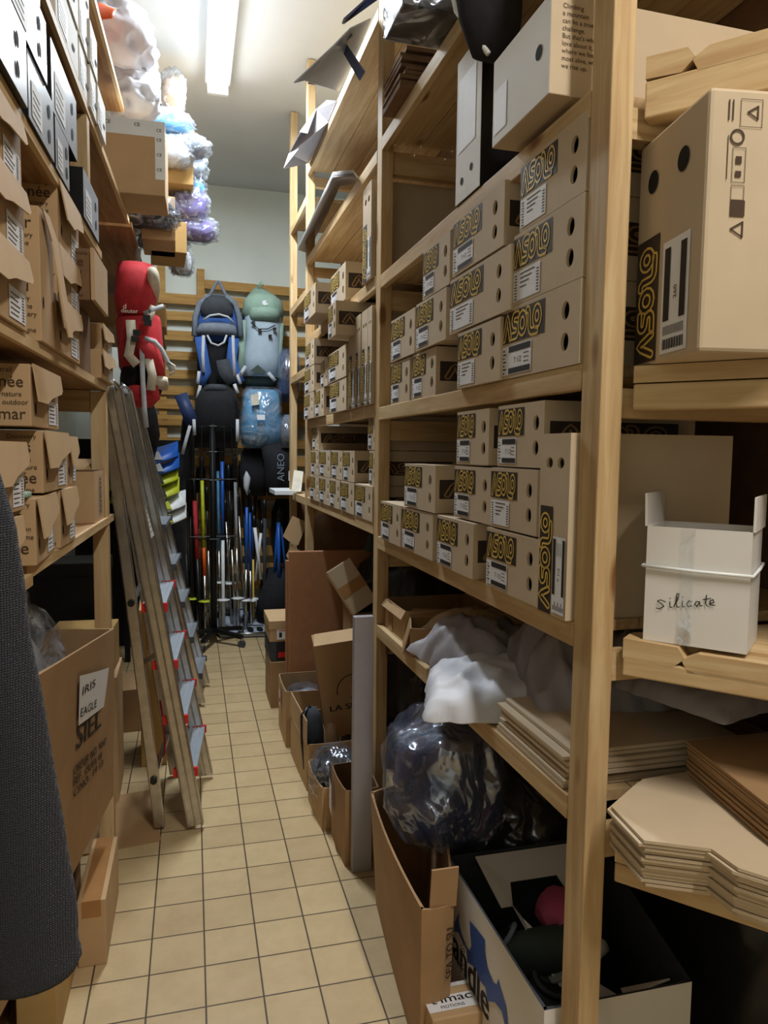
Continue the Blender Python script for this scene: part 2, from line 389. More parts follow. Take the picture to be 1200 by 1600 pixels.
def shelf_box(side, label, pxl, pxr, z, H, off=0, D=0.34, stand=False, group=None, lab=0, yaw=0, Wfix=None, **kw):
    ya, yb = Yat(side, pxl, z + H / 2, off), Yat(side, pxr, z + H / 2, off)
    far, near = max(ya, yb), min(ya, yb)
    if side == 'R':      # keep clear of the posts
        if near < 1.5: near = max(near, 1.147)
        if 2.0 < far < 2.6 and near < 2.45: far = min(far, 2.485)
        if 2.3 < near < 2.7 and far > 2.5: near = max(near, 2.557)
        if far > 3.5: far = min(far, 4.026)
    Wd = Wfix or far - near
    if side == 'R':
        loc = (XR(far, off), far, z); rot = -PI / 2 - AR + yaw
    else:
        loc = (XL(near, off), near, z); rot = PI / 2 - AL + yaw
    if stand: return shoe_box(label, H, Wd, D, loc, rot, True, group, lab, side=side, **kw)
    return shoe_box(label, Wd, H, D, loc, rot, False, group, lab, side=side, **kw)
# ---------------------------------------------------------------- generic cartons
def closed_carton(name, label, W, D, H, loc, rot, body='kraft3', tape=True, group=None, mat=None, cat='cardboard box', lid=0):
    t = thing(name, label, cat, loc, rot, group, mat)
    b = MB().box((0, 0, 0), (W, D, H)); b.build('carton_body', body, t, bevel=0.003)
    if tape:
        k = MB(); k.box((W / 2 - .025, -0.0008, H * .75), (W / 2 + .025, D + .0008, H + 0.0008)); k.build('parcel_tape', 'tape', t)
    if lid:
        l = MB().box((-.003, -.003, H - lid), (W + .003, D + .003, H + .003)); l.build('lid', body, t, bevel=0.002)
    return t
def open_carton(name, label, W, D, H, loc=(0, 0, 0), rot=0, body='kraft2', inside='kin', flaps=(), th=0.005, group=None, mat=None, bulge=0.0, cat='cardboard box', corners=None):
    """corners: four (x,y) base corners + four top corners overrides (front-left, front-right, back-right, back-left)"""
    t = thing(name, label, cat, loc, rot, group, mat)
    cb = corners[0] if corners else [(0, 0), (W, 0), (W, D), (0, D)]
    ct = corners[1] if corners else cb
    hs = corners[2] if corners and len(corners) > 2 else [H] * 4
    N = 8; b = MB(); rows = 5
    def side(i, s, v, inn):
        j = (i + 1) % 4
        a = Vector(cb[i]).lerp(Vector(cb[j]), s); c = Vector(ct[i]).lerp(Vector(ct[j]), s)
        p = a.lerp(c, v); d = (Vector(cb[j]) - Vector(cb[i])).normalized(); n = Vector((d.y, -d.x))
        bl = bulge * math.sin(PI * s) * (0.3 + 0.7 * v)
        p = p + n * (bl - (th if inn else 0)); z = v * (hs[i] * (1 - s) + hs[j] * s)
        cen = Vector((sum(q[0] for q in cb) / 4, sum(q[1] for q in cb) / 4))
        if inn: p = p + (cen - p).normalized() * th * (1 if s in (0, 1) else 0)
        return (p.x, p.y, max(z, th if inn else 0))
    for i in range(4):
        for inn in (False, True):
            vs = [side(i, s / N, v / rows, inn) for v in range(rows + 1) for s in range(N + 1)]
            fs = [(v * (N + 1) + s, v * (N + 1) + s + 1, (v + 1) * (N + 1) + s + 1, (v + 1) * (N + 1) + s) for v in range(rows) for s in range(N)]
            if inn: fs = [f[::-1] for f in fs]
            b.add(vs, fs, 1 if inn else 0)
        vs = [side(i, s / N, 1, False) for s in range(N + 1)] + [side(i, s / N, 1, True) for s in range(N + 1)]
        b.add(vs, [(s, s + 1, s + N + 2, s + N + 1) for s in range(N)], 1)
    b.add([(x, y, 0) for x, y in cb], [(3, 2, 1, 0)], 0)
    b.add([(x, y, th) for x, y in cb], [(0, 1, 2, 3)], 1)
    b.build('carton_body', [body, inside], t)
    for (i, L, ang, tuck) in flaps:      # side, length, outward angle from upright (deg), taper
        j = (i + 1) % 4
        a = Vector((ct[i][0], ct[i][1], hs[i])); c = Vector((ct[j][0], ct[j][1], hs[j]))
        d = (c - a).normalized(); n = Vector((d.y, -d.x, 0)).normalized(); an = math.radians(ang)
        out = (n * math.sin(an) + Vector((0, 0, 1)) * math.cos(an)) * L
        nn = d.cross(out).normalized() * 0.004
        p0, p1, p2, p3 = a, c, c + out - d * tuck, a + out + d * tuck
        fb = MB(); vs = [p0, p1, p2, p3]; vs = vs + [q + nn for q in vs]
        fb.add(vs, [(0, 3, 2, 1), (4, 5, 6, 7), (0, 1, 5, 4), (1, 2, 6, 5), (2, 3, 7, 6), (3, 0, 4, 7)], 0)
        fb.build('flap', [body], t)
    return t
# ---------------------------------------------------------------- soft shapes
def blob(name, size, mats, parent=None, seed=0, amp=0.15, fq=2.5, sub=4, power=2.6, flat=0.0, loc=(0, 0, 0), rot=None, fine=0.4):
    bm = bmesh.new(); bmesh.ops.create_icosphere(bm, subdivisions=sub, radius=1.0)
    off = Vector((seed * 13.1, seed * 7.7, seed * 3.3))
    for v in bm.verts:
        p = v.co.normalized()
        k = (abs(p.x) ** power + abs(p.y) ** power + abs(p.z) ** power) ** (-1 / power)
        n1 = 1 - 2 * abs(noise.noise(p * fq + off)); n2 = 1 - 2 * abs(noise.noise(p * fq * 2.7 + off * 2))
        k *= 1 + amp * (n1 - 0.5) + amp * fine * (n2 - 0.5)
        q = p * k; q = Vector((q.x * size[0] / 2, q.y * size[1] / 2, (q.z + 1) * size[2] / 2))
        if q.z < flat * size[2]: q.z = flat * size[2]
        if rot: q = rot @ q
        v.co = q + Vector(loc)
    me = bpy.data.meshes.new(name); bm.to_mesh(me); bm.free()
    for p in me.polygons: p.use_smooth = True
    if not isinstance(mats, (list, tuple)): mats = [mats]
    for mt in mats: me.materials.append(M[mt])
    o = bpy.data.objects.new(name, me); C.objects.link(o)
    if parent: o.parent = parent
    return o
def loft(mb, secs, n=20, mi=0, cap=True, pw=2.0):
    """secs: list of (center Vector, a Vector halfaxis, b Vector halfaxis)"""
    vs = []
    for c, a, b in secs:
        c = Vector(c); a = Vector(a); b = Vector(b)
        for j in range(n):
            t = 2 * PI * j / n; ct, st = math.cos(t), math.sin(t)
            k = (abs(ct) ** pw + abs(st) ** pw) ** (-1 / pw)
            vs.append(c + a * ct * k + b * st * k)
    fs = []
    for i in range(len(secs) - 1):
        for j in range(n):
            k = (j + 1) % n; fs.append((i * n + j, i * n + k, (i + 1) * n + k, (i + 1) * n + j))
    if cap: fs.append(tuple(range(n - 1, -1, -1))); fs.append(tuple((len(secs) - 1) * n + j for j in range(n)))
    mb.add(vs, fs, mi)
    return mb
#==BODY==
# ================================================================ THE ROOM
YB = 6.1; ZC = 3.53
struct(MB().box((-0.95, -2.3, -0.05), (2.9, YB + .1, 0)).build('floor', 'floor'))
struct(MB().box((-0.95, -2.3, ZC), (2.9, YB + .1, ZC + .05)).build('ceiling', 'ceil'))
struct(MB().box((-0.95, YB, 0), (2.9, YB + .1, ZC)).build('wall_back', 'wall'))
struct(MB().box((-0.97, -2.3, 0), (-0.87, YB, ZC)).build('wall_left', 'wall'))
struct(MB().box((-0.95, -2.4, 0), (2.9, -2.3, ZC)).build('wall_entrance', 'dwall'))
struct(MB().box((1.36, 2.05, 0), (1.46, YB, ZC)).build('wall_right', 'wall'))
struct(MB().box((2.85, -2.3, 0), (2.95, 1.0, ZC)).build('wall_side', 'dwall'))
struct(MB().beam((1.38, 2.07, ZC / 2), (2.95, 0.30, ZC / 2), 0.08, ZC).build('wall_corner', 'dwall'))
def tube_light(label, x, y0, y1, glow):
    t = thing('ceiling_tube_light', label, 'ceiling light', (x, (y0 + y1) / 2, ZC - .001), 0, None)
    L = (y1 - y0) / 2
    MB().box((-.07, -L, -.045), (.07, L, 0)).build('housing', 'wplast', t, bevel=.006)
    d = MB(); d.tube([(0, -L + .03, -.07), (0, L - .03, -.07)], .045, 16, ry=.55); d.build('diffuser', glow, t, smooth=True)
    for s in (-1, 1): MB().box((-.058, s * (L - .015) - .015, -.10), (.058, s * (L - .015) + .015, -.044)).build('end_cap', 'wplast', t, bevel=.004)
tube_light('long fluorescent tube light on the ceiling over the middle of the aisle', 0.16, 2.95, 4.38, 'lamp')
tube_light('long fluorescent tube light on the ceiling above the entrance end of the room', 0.75, -1.15, 0.25, 'lampw')

# slatted wooden panel on the back wall
t = thing('slatted_wall_panel', 'varnished horizontal wooden slats fixed across the back wall', 'slatted panel', (0, YB - .07, 0))
YS = YB - .075
ys = [(308, 438, 452, 10), (230, 463, 479, 2), (230, 490, 504, -3), (230, 520, 535, 0), (230, 552, 565, 2), (230, 580, 594, -2), (230, 605, 619, 0), (230, 626, 641, 3), (230, 650, 666, -2),
      (230, 684, 699, 2), (230, 712, 728, 0), (230, 740, 755, 0), (230, 768, 783, 0), (230, 797, 812, 0), (230, 826, 841, 0), (230, 854, 870, 0), (230, 882, 897, 0), (230, 910, 922, 0)]
for i, (x0, a, b_, dz) in enumerate(ys):
    z1 = onY(340, a, YS).z; z0 = onY(340, b_, YS).z; xa = onY(x0, 450, YS).x
    MB().box((xa, -.012, z0), (1.0, .010, z1), 0, Matrix.Rotation(math.radians(dz * .12), 4, 'Y')).build('slat', 'orange', t, bevel=.002)
for x in (-0.25, 0.05, 0.95): MB().box((x, .011, 0.05), (x + .06, .055, 2.86)).build('batten', 'orange', t)

# ================================================================ RIGHT RACK
def planks(mb, x0, x1, y0, y1, z0, z1, n=5, mi=0):
    w_ = (x1 - x0) / n
    for i in range(n): mb.box((x0 + i * w_ + .0015, y0, z0), (x0 + (i + 1) * w_ - .0015, y1, z1), mi)
rk = thing('wooden_shelving_rack', 'long pine shelving rack filling the right side of the aisle, shelves of boots', 'shelving rack', (0.67, 0, 0), -AR * 0)
rk.rotation_euler = (0, 0, -AR)   # local y runs along the rack, local x into it
DR = 0.60
for (y, top) in ((1.08, ZC), (2.49, ZC), (4.03, ZC), (4.66, ZC)):
    MB().box((0, y, 0), (.042, y + .062, top - .005)).build('post', 'wz', rk, bevel=.003)
    MB().box((DR - .042, y, 0), (DR, y + .062, top - .005)).build('post', 'wz', rk, bevel=.003)
def shelf(parent, y0, y1, z, x0=0.0, x1=DR, th=.02, n=5, name='shelf_board'):
    b = MB(); planks(b, x0 + .02, x1, y0, y1, z - th, z, n); b.build(name, 'wy', parent)
    MB().box((x0 - .001, y0, z - .045), (x0 + .0195, y1, z)).build('shelf_edge', 'wy', parent, bevel=.002)
def xbeam(parent, y, z, h=.07): MB().box((.043, y, z - .045 - h), (DR - .043, y + .035, z - .0455)).build('cross_beam', 'wx', parent)
BAY1 = [.81, 1.132, 1.588, 2.043, 2.505, 2.96]
for z in BAY1:
    shelf(rk, 1.143, 2.489, z); xbeam(rk, 2.50, z); xbeam(rk, 1.09, z, .05)
BAY2 = [1.175, 1.603, 2.055, 2.487, 2.965]
for z in BAY2: shelf(rk, 2.553, 4.029, z); xbeam(rk, 4.04, z, .05)
for z in (1.17, 1.90, 2.33, 2.83):
    shelf(rk, 4.093, 4.659, z, n=3)
for y0, y1 in ((1.143, 2.489), (2.553, 6.0)): MB().box((DR + .004, y0, .02), (DR + .016, y1, 3.0)).build('dark_fill_back', 'kdark', rk)  # added dark backing that hides the pale wall and darkens the bays
MB().box((.05, 4.72, .02), (DR, 4.735, 1.12)).build('dark_fill_end', 'kdark', rk)  # dark board added across the open bay end, stands in for shade
# ================================================================ ANGLED RACK AT THE ENTRANCE
aro = thing('wooden_shelving_rack', 'pine shelving rack set at an angle right of the big near post', 'shelving rack', (0.712, 1.072, 0), -math.radians(48.56))
def ashelf(z, bz0, bz1, notch):
    b = MB(); T_ = Matrix(((1, 0, 0, 0), (0, 0, 1, 0), (0, -1, 0, 0), (0, 0, 0, 1)))
    n5 = [(0.0, .045), (0.0, .06), (.42, .54), (1.3, .54), (1.3, .045)]
    b.add([(x, y, z - .028) for x, y in n5] + [(x, y, z) for x, y in n5], [(4, 3, 2, 1, 0), (5, 6, 7, 8, 9)] + [(i, (i + 1) % 5, (i + 1) % 5 + 5, i + 5) for i in range(5)])
    b.build('shelf_board', 'wx', aro)
    MB().box((0.0, 0.0, bz0), (1.3, .038, bz1)).build('cross_beam', 'wx', aro, bevel=.003)
    f = MB()
    if notch:
        f.prism([(0, z - .032), (notch - .02, z - .036), (notch, z - .018), (notch - .012, z), (0, z + .002)], 0, .044)
        f.prism([(notch + .005, z - .040), (1.3, z - .040), (1.3, z - .006), (notch + .02, z - .006), (notch - .005, z - .02)], 0, .044)
    else: f.box((0, 0, z - .028), (1.3, .044, z))
    f.build('shelf_edge', 'wx', aro)
ashelf(2.066, 1.972, 2.030, .075); ashelf(1.578, 1.505, 1.548, 0); ashelf(1.115, 1.052, 1.084, .10); ashelf(.745, .68, .715, 0)
MB().box((1.3, 0, 0), (1.345, .065, ZC - .01)).build('post', 'wz', aro, bevel=.003)
MB().box((1.3, .50, 0), (1.345, .565, ZC - .01)).build('post', 'wz', aro, bevel=.003)

# ================================================================ LEFT RACK
lk = thing('wooden_shelving_rack', 'brown plywood shelving rack on the left side stacked with shoe boxes', 'shelving rack', (-0.340, 0, 0), -AL)
DL = .44
for y, z0, z1 in ((.42, 0, ZC), (2.53, 0, 1.622), (2.27, 2.06, 2.375)):
    MB().box((-.05, y, z0), (-.002, y + .045, z1 - .005)).build('post', 'wz', lk, bevel=.002)
MB().box((-DL, 2.53, 0), (-DL + .05, 2.575, ZC)).build('post', 'wz', lk)
MB().box((-.022, 2.18, 2.40), (-.002, 2.225, ZC - .3)).build('post', 'plyedge', lk)
MB().box((-DL, .42, 0), (-DL + .05, .465, ZC)).build('post', 'wz', lk)
MB().box((-.19, 3.30, 2.0), (-.145, 3.345, 3.0)).build('post', 'wz', lk)
def lshelf(y0, y1, z, th=.022):
    MB().box((-DL, y0, z - th), (-.012, y1, z)).build('shelf_board', 'dwood', lk)
    MB().box((-.0115, y0, z - th), (0, y1, z)).build('shelf_edge', 'plyedge', lk)
lshelf(.42, 1.50, 1.19); lshelf(1.505, 2.66, 1.206); lshelf(.42, 2.56, 1.642); lshelf(.42, 2.50, 2.05); lshelf(.9, 3.32, 2.40); lshelf(.9, 3.20, 2.80)
MB().box((-.42, 2.52, 1.55), (-.051, 2.556, 1.618)).build('cross_beam', 'wx', lk)
MB().box((-.42, 2.45, 1.95), (-.02, 2.486, 2.027)).build('cross_beam', 'wx', lk)
MB().box((-DL - .02, .42, .05), (-DL - .008, 2.57, 2.0)).build('dark_fill_back', 'kdark', lk)  # added dark backing so the depth of the left rack stays dark

# ================================================================ LETTERED SHOE BOXES, NEAR BAY OF THE RIGHT RACK
G1 = 'shoe boxes in the near bay above eye level'; G2 = 'shoe boxes in the near bay below eye level'
G3 = 'shoe boxes in the far bay upper shelf'; G4 = 'shoe boxes in the far bay lower shelf'; G5 = 'boxes on the high shelves'
hb = .134
def R_(label, a, b_, z, H=hb, off=0, g=None, **k): return shelf_box('R', label, a, b_, z, H, off, group=g, **k)
Z = 1.5885
R_('largest kraft boot box with gold lettering, bottom row on the shelf against the near post', 784, 909, Z, .146, -.004, G1)
R_('kraft box with plain printed label, bottom row, left of the largest boot box', 715, 781, Z, hb, -.012, G1, lab=1)
R_('kraft box, bottom row, second from far post, dark band showing on its side', 644, 681, Z, hb, 0.004, G1)
R_('kraft box in the bottom row right beside the second post', 611, 640, Z, hb, .004, G1)
Z += .1385
R_('kraft box resting on the bottom row next to the second post', 611, 648, Z, hb, 0.0, G1)
R_('kraft box in the middle row, second from the second post', 650, 697, Z, hb, -.004, G1)
R_('wide kraft box in the middle row with a plain barcode label, centre of the bay', 703, 797, Z + .002, hb, -.012, G1, lab=1)
R_('kraft box in the middle row against the near post with white barcode label', 802, 913, 1.7360, .142, -.003, G1, lab=1)
Z += .1385
R_('kraft box alone in the top row beside the gap under the shelf', 661, 703, Z, hb, -.002, G1)
R_('kraft box in the top row, middle of the three, glare on its lettering', 708, 788, Z + .004, hb, -.012, G1)
R_('topmost kraft box right under the shelf by the near post', 813, 921, 1.8795, .134, -.002, G1, lab=1)
Z = 1.133
R_('kraft box at the left end of the bottom row, its end past the second post', 595, 626, Z, .130, -.012, G2)
R_('second kraft box from the second post in the bottom row below eye level', 628, 676, Z, .130, -.010, G2)
R_('third kraft box in the bottom row, dark side band showing, gap on its right', 683, 739, Z, .132, -.014, G2)
R_('kraft box in the bottom row leaning next to the upright box', 760, 842, Z, .132, -.010, G2)
R_('narrow kraft box standing on end against the near post, lettering running upward', 842, 892, Z, .335, -.014, G2, stand=True)
Z += .1335
R_('kraft box stacked on the second and third boxes, gold lettering bright', 632, 680, Z, .130, -.012, G2)
R_('kraft box in the middle row between the bright box and the plain label box', 710, 767, Z + .003, .128, -.004, G2)
R_('kraft box in the middle row with all white barcode label', 767, 839, Z + .003, .130, -.008, G2, lab=1)
Z += .1365
R_('smaller kraft box in the top row under the shelf, left of the wider one', 714, 764, Z, .130, .002, G2)
R_('wider kraft box in the top row under the shelf beside the near post', 778, 850, Z, .130, -.002, G2)
# pale boxes above
def pale_box(label, pxl, pxr, z, H, off, D, bodyf, bodys, holes, group, text=None, lab=None, stand=False):
    far, near = max(Yat('R', pxl, z + H / 2, off), Yat('R', pxr, z + H / 2, off)), min(Yat('R', pxl, z + H / 2, off), Yat('R', pxr, z + H / 2, off))
    W = far - near
    t = thing('shoe_box', label, 'shoe box', (XR(far, off), far, z), -PI / 2 - AR, group)
    b = MB(); b.box((0, 0, 0), (W, D, H), 1); b.m[2] = 0; b.build('box_body', [bodyf, bodys], t, bevel=.002)
    for (u, v, r) in holes:
        k = MB(); n = 14; k.add([(r * math.cos(2 * PI * i / n), r * math.sin(2 * PI * i / n), 0) for i in range(n)], [tuple(range(n))], 0, f_front(u * W, v * H, .0009)); k.build('finger_hole', 'black', t)
    if lab:
        l = MB(); rectf(l, f_front(lab[0] * W, lab[1] * H, .001), 0, 0, lab[2] * W, lab[3] * H, 0); l.build('size_label', 'paper', t)
    if text:
        x = MB()
        for i, s in enumerate(text): put_text(x, s, .0115, f_right(W, .022, H * .86 - i * .0125), 0)
        x.build('printed_text', 'inkb', t)
    return t
pale_box('white fronted box with black sides standing upright on the shelf edge', 713, 752, 2.045, .343, -.004, .2, 'wcard', 'blackp', [(.28, .14, .009), (.66, .18, .009)], G5, None, (.1, .35, .7, .5))
pale_box('large pale box with printed poem lines on its side, lying on the upper shelf', 770, 860, 2.06, .170, -.045, .5, 'wcard', 'kraft', [(.83, .52, .013)], G5,
         ['Climbing', 'a mountain', 'can be a true', 'challenge.', "But that's what we", 'love about it,', 'where we feel', 'most alive, when', 'we rise up.'], (.04, .12, .24, .5))
# ---------------- far bay
Z = 1.604
R_('kraft box at the far end of the bottom row on the upper far shelf', 475, 490, Z, hb, -.02, G3)
R_('second kraft box of the bottom row from the far post, dark side band', 492, 506, Z, hb, -.012, G3)
R_('kraft box in the bottom row just left of the upright boxes', 515, 541, Z, hb, -.018, G3)
Z += .137
R_('kraft box in the second row at the far post end', 476, 491, Z, .130, -.02, G3)
R_('narrow looking kraft box in the second row, second from the far post', 501, 512, Z, .130, -.012, G3)
R_('kraft box in the second row touching the upright boxes', 513, 541, Z, .130, -.020, G3)
Z += .135
R_('kraft box in the third row at the far post, dark side band', 477, 491, Z, .128, -.02, G3)
R_('kraft box in the third row jutting out, big chevron on its side', 513, 522, Z + .010, .130, -.09, G3, D=.36, Wfix=.15)
Z = 2.056
R_('kraft box jutting out over the shelf edge at the far post, high up', 475, 493, Z, hb, -.085, G3, D=.36)
R_('kraft box jutting out on the second shelf from the top, nearer than its neighbour', 517, 540, Z, .150, -.02, G3)
R_('pale kraft box standing on end on the high shelf by the second post', 567, 580, Z, .34, -.012, G3, stand=True)
for i, (a, b_, lb) in enumerate(((545, 555, 'leftmost'), (555.5, 563, 'second from left'), (565, 574, 'third from left'), (574.5, 588, 'rightmost'))):
    R_('kraft boot box standing on end, %s of the four upright boxes' % lb, a, b_, 1.604, .35, -.012, G3, stand=True)
Z = 1.176
for a, b_, lb in ((484, 498, 'farthest of the five'), (499, 515, 'second farthest of the five'), (515, 531, 'middle one of the five'), (532, 553, 'fourth from the far post')):
    R_('kraft box in the bottom row on the lower far shelf, ' + lb, a, b_, Z, .128, -.006, G4)
R_('nearest kraft box of the bottom row on the lower far shelf, by the second post', 555, 589, Z - .001, .130, -.004, G4)
Z += .131
for a, b_, lb in ((486, 498, 'at the far end'), (499, 516, 'second from the far end'), (518, 535, 'third from the far end'), (536, 554, 'fourth, chevron mark beside')):
    R_('kraft box, second row of lower far shelf, ' + lb, a, b_, Z, .128, -.004, G4)
R_('kraft box in the second row close to the second post, right of the chevron box', 577, 594, Z, .128, .006, G4)
Z += .131
R_('dim kraft box in the third row at the far end of the lower far shelf', 488, 498, Z, .124, .004, G4)
R_('dim kraft box in the third row by the second post, just under the shelf', 575, 592, Z, .124, .008, G4)
# kraft box lying far up, seen from the side
closed_carton('shoe_box', 'plain kraft shoe box lying behind the jutting boxes on the high far shelf', .42, .11, .16, (.70, 3.93, 2.057), -.05, 'kraft', False, 'boxes on the high shelves', cat='shoe box')
# ================================================================ BROWN PRINTED SHOE BOXES ON THE LEFT RACK
GL = 'brown printed shoe boxes on the left rack'
WORDS = ['nature', 'Discovery', 'hiking trail', 'outdoor', 'trekking', 'Good time', 'Evasion', 'montagne', 'walking', 'liberté', 'marche', 'natural sport']
def print_words(mb, mt, w_, h_, seed, big=('andonnée', 'outdoor', 'Marche')):
    rr = random.Random(seed); y = h_ - .006; bi = 0; row = 0
    while y > .012:
        if row % 3 == 1 and bi < len(big):
            sz = min(.034, h_ * .26); wd = len(big[bi]) * sz * .50
            put_text(mb, big[bi], sz, mt @ Matrix.Translation((w_ - wd - .012, y - .022, 0)), 0); y -= .030; bi += 1
        else:
            x = w_ - rr.uniform(.0, .02)
            while x > .09:
                wd = rr.choice(WORDS); L_ = len(wd) * .0068; x -= L_
                put_text(mb, wd, .0135, mt @ Matrix.Translation((x, y - .010, 0)), 0); x -= rr.uniform(.010, .03)
            y -= .0155
        row += 1
def flap_box(label, pxl, pxr, z, H=.125, off=0, D=.33, yaw=0, words=True, lab=True, flap=1, Wfix=None, body='kraft3', stand=False, seed=0, big=('andonnée', 'outdoor', 'Marche')):
    ya, yb = Yat('L', pxl, z + H / 2, off), Yat('L', pxr, z + H / 2, off)
    near, far = min(ya, yb), max(ya, yb); W = Wfix or far - near
    t = thing('shoe_box', label, 'shoe box', (XL(near, off), near, z), PI / 2 - AL + yaw, GL)
    MB().box((0, 0, 0), (W, D, H)).build('box_body', body, t, bevel=.0015)
    if flap:
        f = MB(); e = .0035
        if stand: poly = [(0.02 * W, H * .99), (W * .55, H), (W, H * .86), (W, H * .1), (W * .6, 0.02), (W * .5, H * .2), (W * .45, H * .8)]
        else: poly = [(0, H + .001), (W, H + .001), (W * 1.0, H * .74), (W * .93, H * .66), (W * .50, H * .52), (W * .30, H * .40), (0.0, H * .40)]
        n = len(poly)
        tilt = lambda v: -e - (H - v) * .13 * flap
        vs = [(x, tilt(v), v) for x, v in poly] + [(x, tilt(v) - .003, v) for x, v in poly]
        f.add(vs, [tuple(range(n)), tuple(range(2 * n - 1, n - 1, -1))] + [(i, i + n, (i + 1) % n + n, (i + 1) % n) for i in range(n)])
        f.build('front_flap', body, t)
        k = MB(); q = 12; k.add([(.006 * math.cos(2 * PI * i / q), .012 * math.sin(2 * PI * i / q), 0) for i in range(q)], [tuple(range(q))], 0, f_front(.14 * W, .30 * H, .0012)); k.build('finger_hole', 'black', t)
    if lab:
        l = MB(); mt = f_front(W * .58, H * .07, .0012); lw, lh = W * .36, H * .42
        rectf(l, mt, 0, 0, lw, lh, 0)
        for j in range(5): rectf(l, mt, lw * .08, lh * (.12 + .16 * j), lw * (.55 + .06 * (j % 3)), lh * (.16 + .16 * j), 1, .0004)
        for j in range(9): rectf(l, mt, lw * .78, lh * (.08 + .095 * j), lw * .93, lh * (.12 + .095 * j), 2, .0004)
        l.build('size_label', ['paper', 'inkb', 'ink'], t)
    if words:
        x = MB(); print_words(x, f_left(D, 0, .0014), D, H, seed, big); x.build('printed_text', 'inkb', t)
    return t
# lower shelf (under the eye)
Z = 1.207
flap_box('brown printed shoe box at the shelf edge, nearest whole one on the lower left shelf', 56, 93, Z, .128, .01, yaw=.05, seed=1, big=('Evas', 'onnée', 'natu'))
flap_box('brown shoe box just behind the nearest one on the lower left shelf, flap bulging', 94, 117, Z, .130, .004, seed=2)
flap_box('brown shoe box cut by the left picture edge, lowest row beside the grey sleeve', -22, 27, Z - .016, .120, .004, seed=3, Wfix=.2)
Z += .133
flap_box('brown printed shoe box in the second row of the lower left shelf, long slanted flap', 67, 104, Z, .125, .006, seed=4, big=('Evas', 'donnée', 'ture'))
flap_box('brown shoe box half hidden behind the slanted flap one, second row', 105, 118, Z, .120, -.01, seed=5)
flap_box('brown shoe box cut by the left picture edge, above the dark shoe', -14, 27, Z - .02, .120, .006, seed=6, Wfix=.2)
Z += .132
flap_box('brown shoe box on top of the lower stack, in shadow under the shelf', 48, 91, Z, .118, .0, seed=7, big=('donnée', 'mar', 'natu'))
# open carton with printed lettering at the end of that shelf
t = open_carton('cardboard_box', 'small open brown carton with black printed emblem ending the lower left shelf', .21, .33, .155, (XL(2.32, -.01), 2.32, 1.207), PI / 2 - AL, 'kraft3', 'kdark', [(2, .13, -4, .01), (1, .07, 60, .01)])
x = MB(); mt = f_front(.05, .012, .002)
put_text(x, 'ARMONT', .036, mt @ Matrix.Translation((.07, .01, 0)) @ Matrix.Rotation(PI / 2, 4, 'Z'), 0, width=.115, bold=.02)
rectf(x, mt, .032, .0, .036, .13, 0); rectf(x, mt, .078, .0, .082, .13, 0); x.build('printed_text', 'ink', t)
# dark shoe peeping between the boxes
t = thing('trainer_shoe', 'dark trainer with pale green sole strip lying between stacked brown boxes', 'shoe', (XL(1.44, -.02), 1.425, 1.3365), PI / 2 - AL)
b = MB(); loft(b, [((.03, .10, .045), (.0, 0, .04), (.03, 0, 0)), ((.04, .05, .04), (0, 0, .038), (.036, 0, 0)), ((.045, 0, .03), (0, 0, .028), (.038, 0, 0)), ((.045, -.012, .025), (0, 0, .018), (.028, 0, 0))], 14)
b.build('shoe_upper', 'dgrey', t, smooth=True)
MB().box((.008, -.02, .0), (.085, .12, .012)).build('sole', 'sage', t, bevel=.004)
# upper shelf at z 1.643: column A nearest
Z = 1.6435
for i, lb in enumerate(('brown shoe box at the bottom of the leftmost stack on the upper left shelf', 'brown shoe box in the middle of the leftmost stack on the upper left shelf', 'topmost brown shoe box of the leftmost stack, its flap catching light')):
    flap_box(lb, (-40, -44, -50)[i], (52, 44, 36)[i], Z + i * .129, .127, .006 - .006 * i, seed=10 + i, flap=1.6, Wfix=.30)
flap_box('brown printed box standing on end with trekking written up its side', 63, 84, Z, .262, .008, stand=True, seed=14, big=('or', 'trekking', 'natu'), lab=False)
Z2 = Z
flap_box('brown shoe box at the bottom of the second stack, label by its flap', 88, 124, Z2, .122, .010, seed=15, big=('nné', 'nat'))
flap_box('brown shoe box in the middle of the second stack, printed nnée on its side', 88, 124, Z2 + .125, .122, .000, seed=16, big=('nné', 'nat'))
flap_box('brown shoe box printed andonnée outdoor Marche high up in the second stack', 90, 123, Z2 + .250, .150, -.004, seed=17, flap=1.4)
# right end column
t = flap_box('dark brown shoe box balanced on top of the end stack beside the red rucksack', 140, 184, Z + .172, .130, .03, D=.30, seed=18, flap=0, lab=False, body='kdark', Wfix=.24)
MB().box((-.003, -.012, .0), (.243, -.002, .133)).build('lid', 'kraft3', t, bevel=.002)
t = flap_box('brown shoe box standing on end, left of the pair at the shelf end', 128, 141, Z, .168, -.01, seed=19, flap=0, lab=False, body='kdark')
t = flap_box('thin brown shoe box standing on end, second of the upright pair at the shelf end', 144, 156, Z, .160, -.02, seed=20, flap=0, lab=False, body='kdark')
flap_box('pale brown shoe box ending the upper left shelf by the ladder top', 158, 177, Z, .085, .012, seed=21, words=False)
flap_box('pale brown shoe box stacked on the end box beside the rucksack', 158, 175, Z + .087, .082, .008, seed=22, words=False)

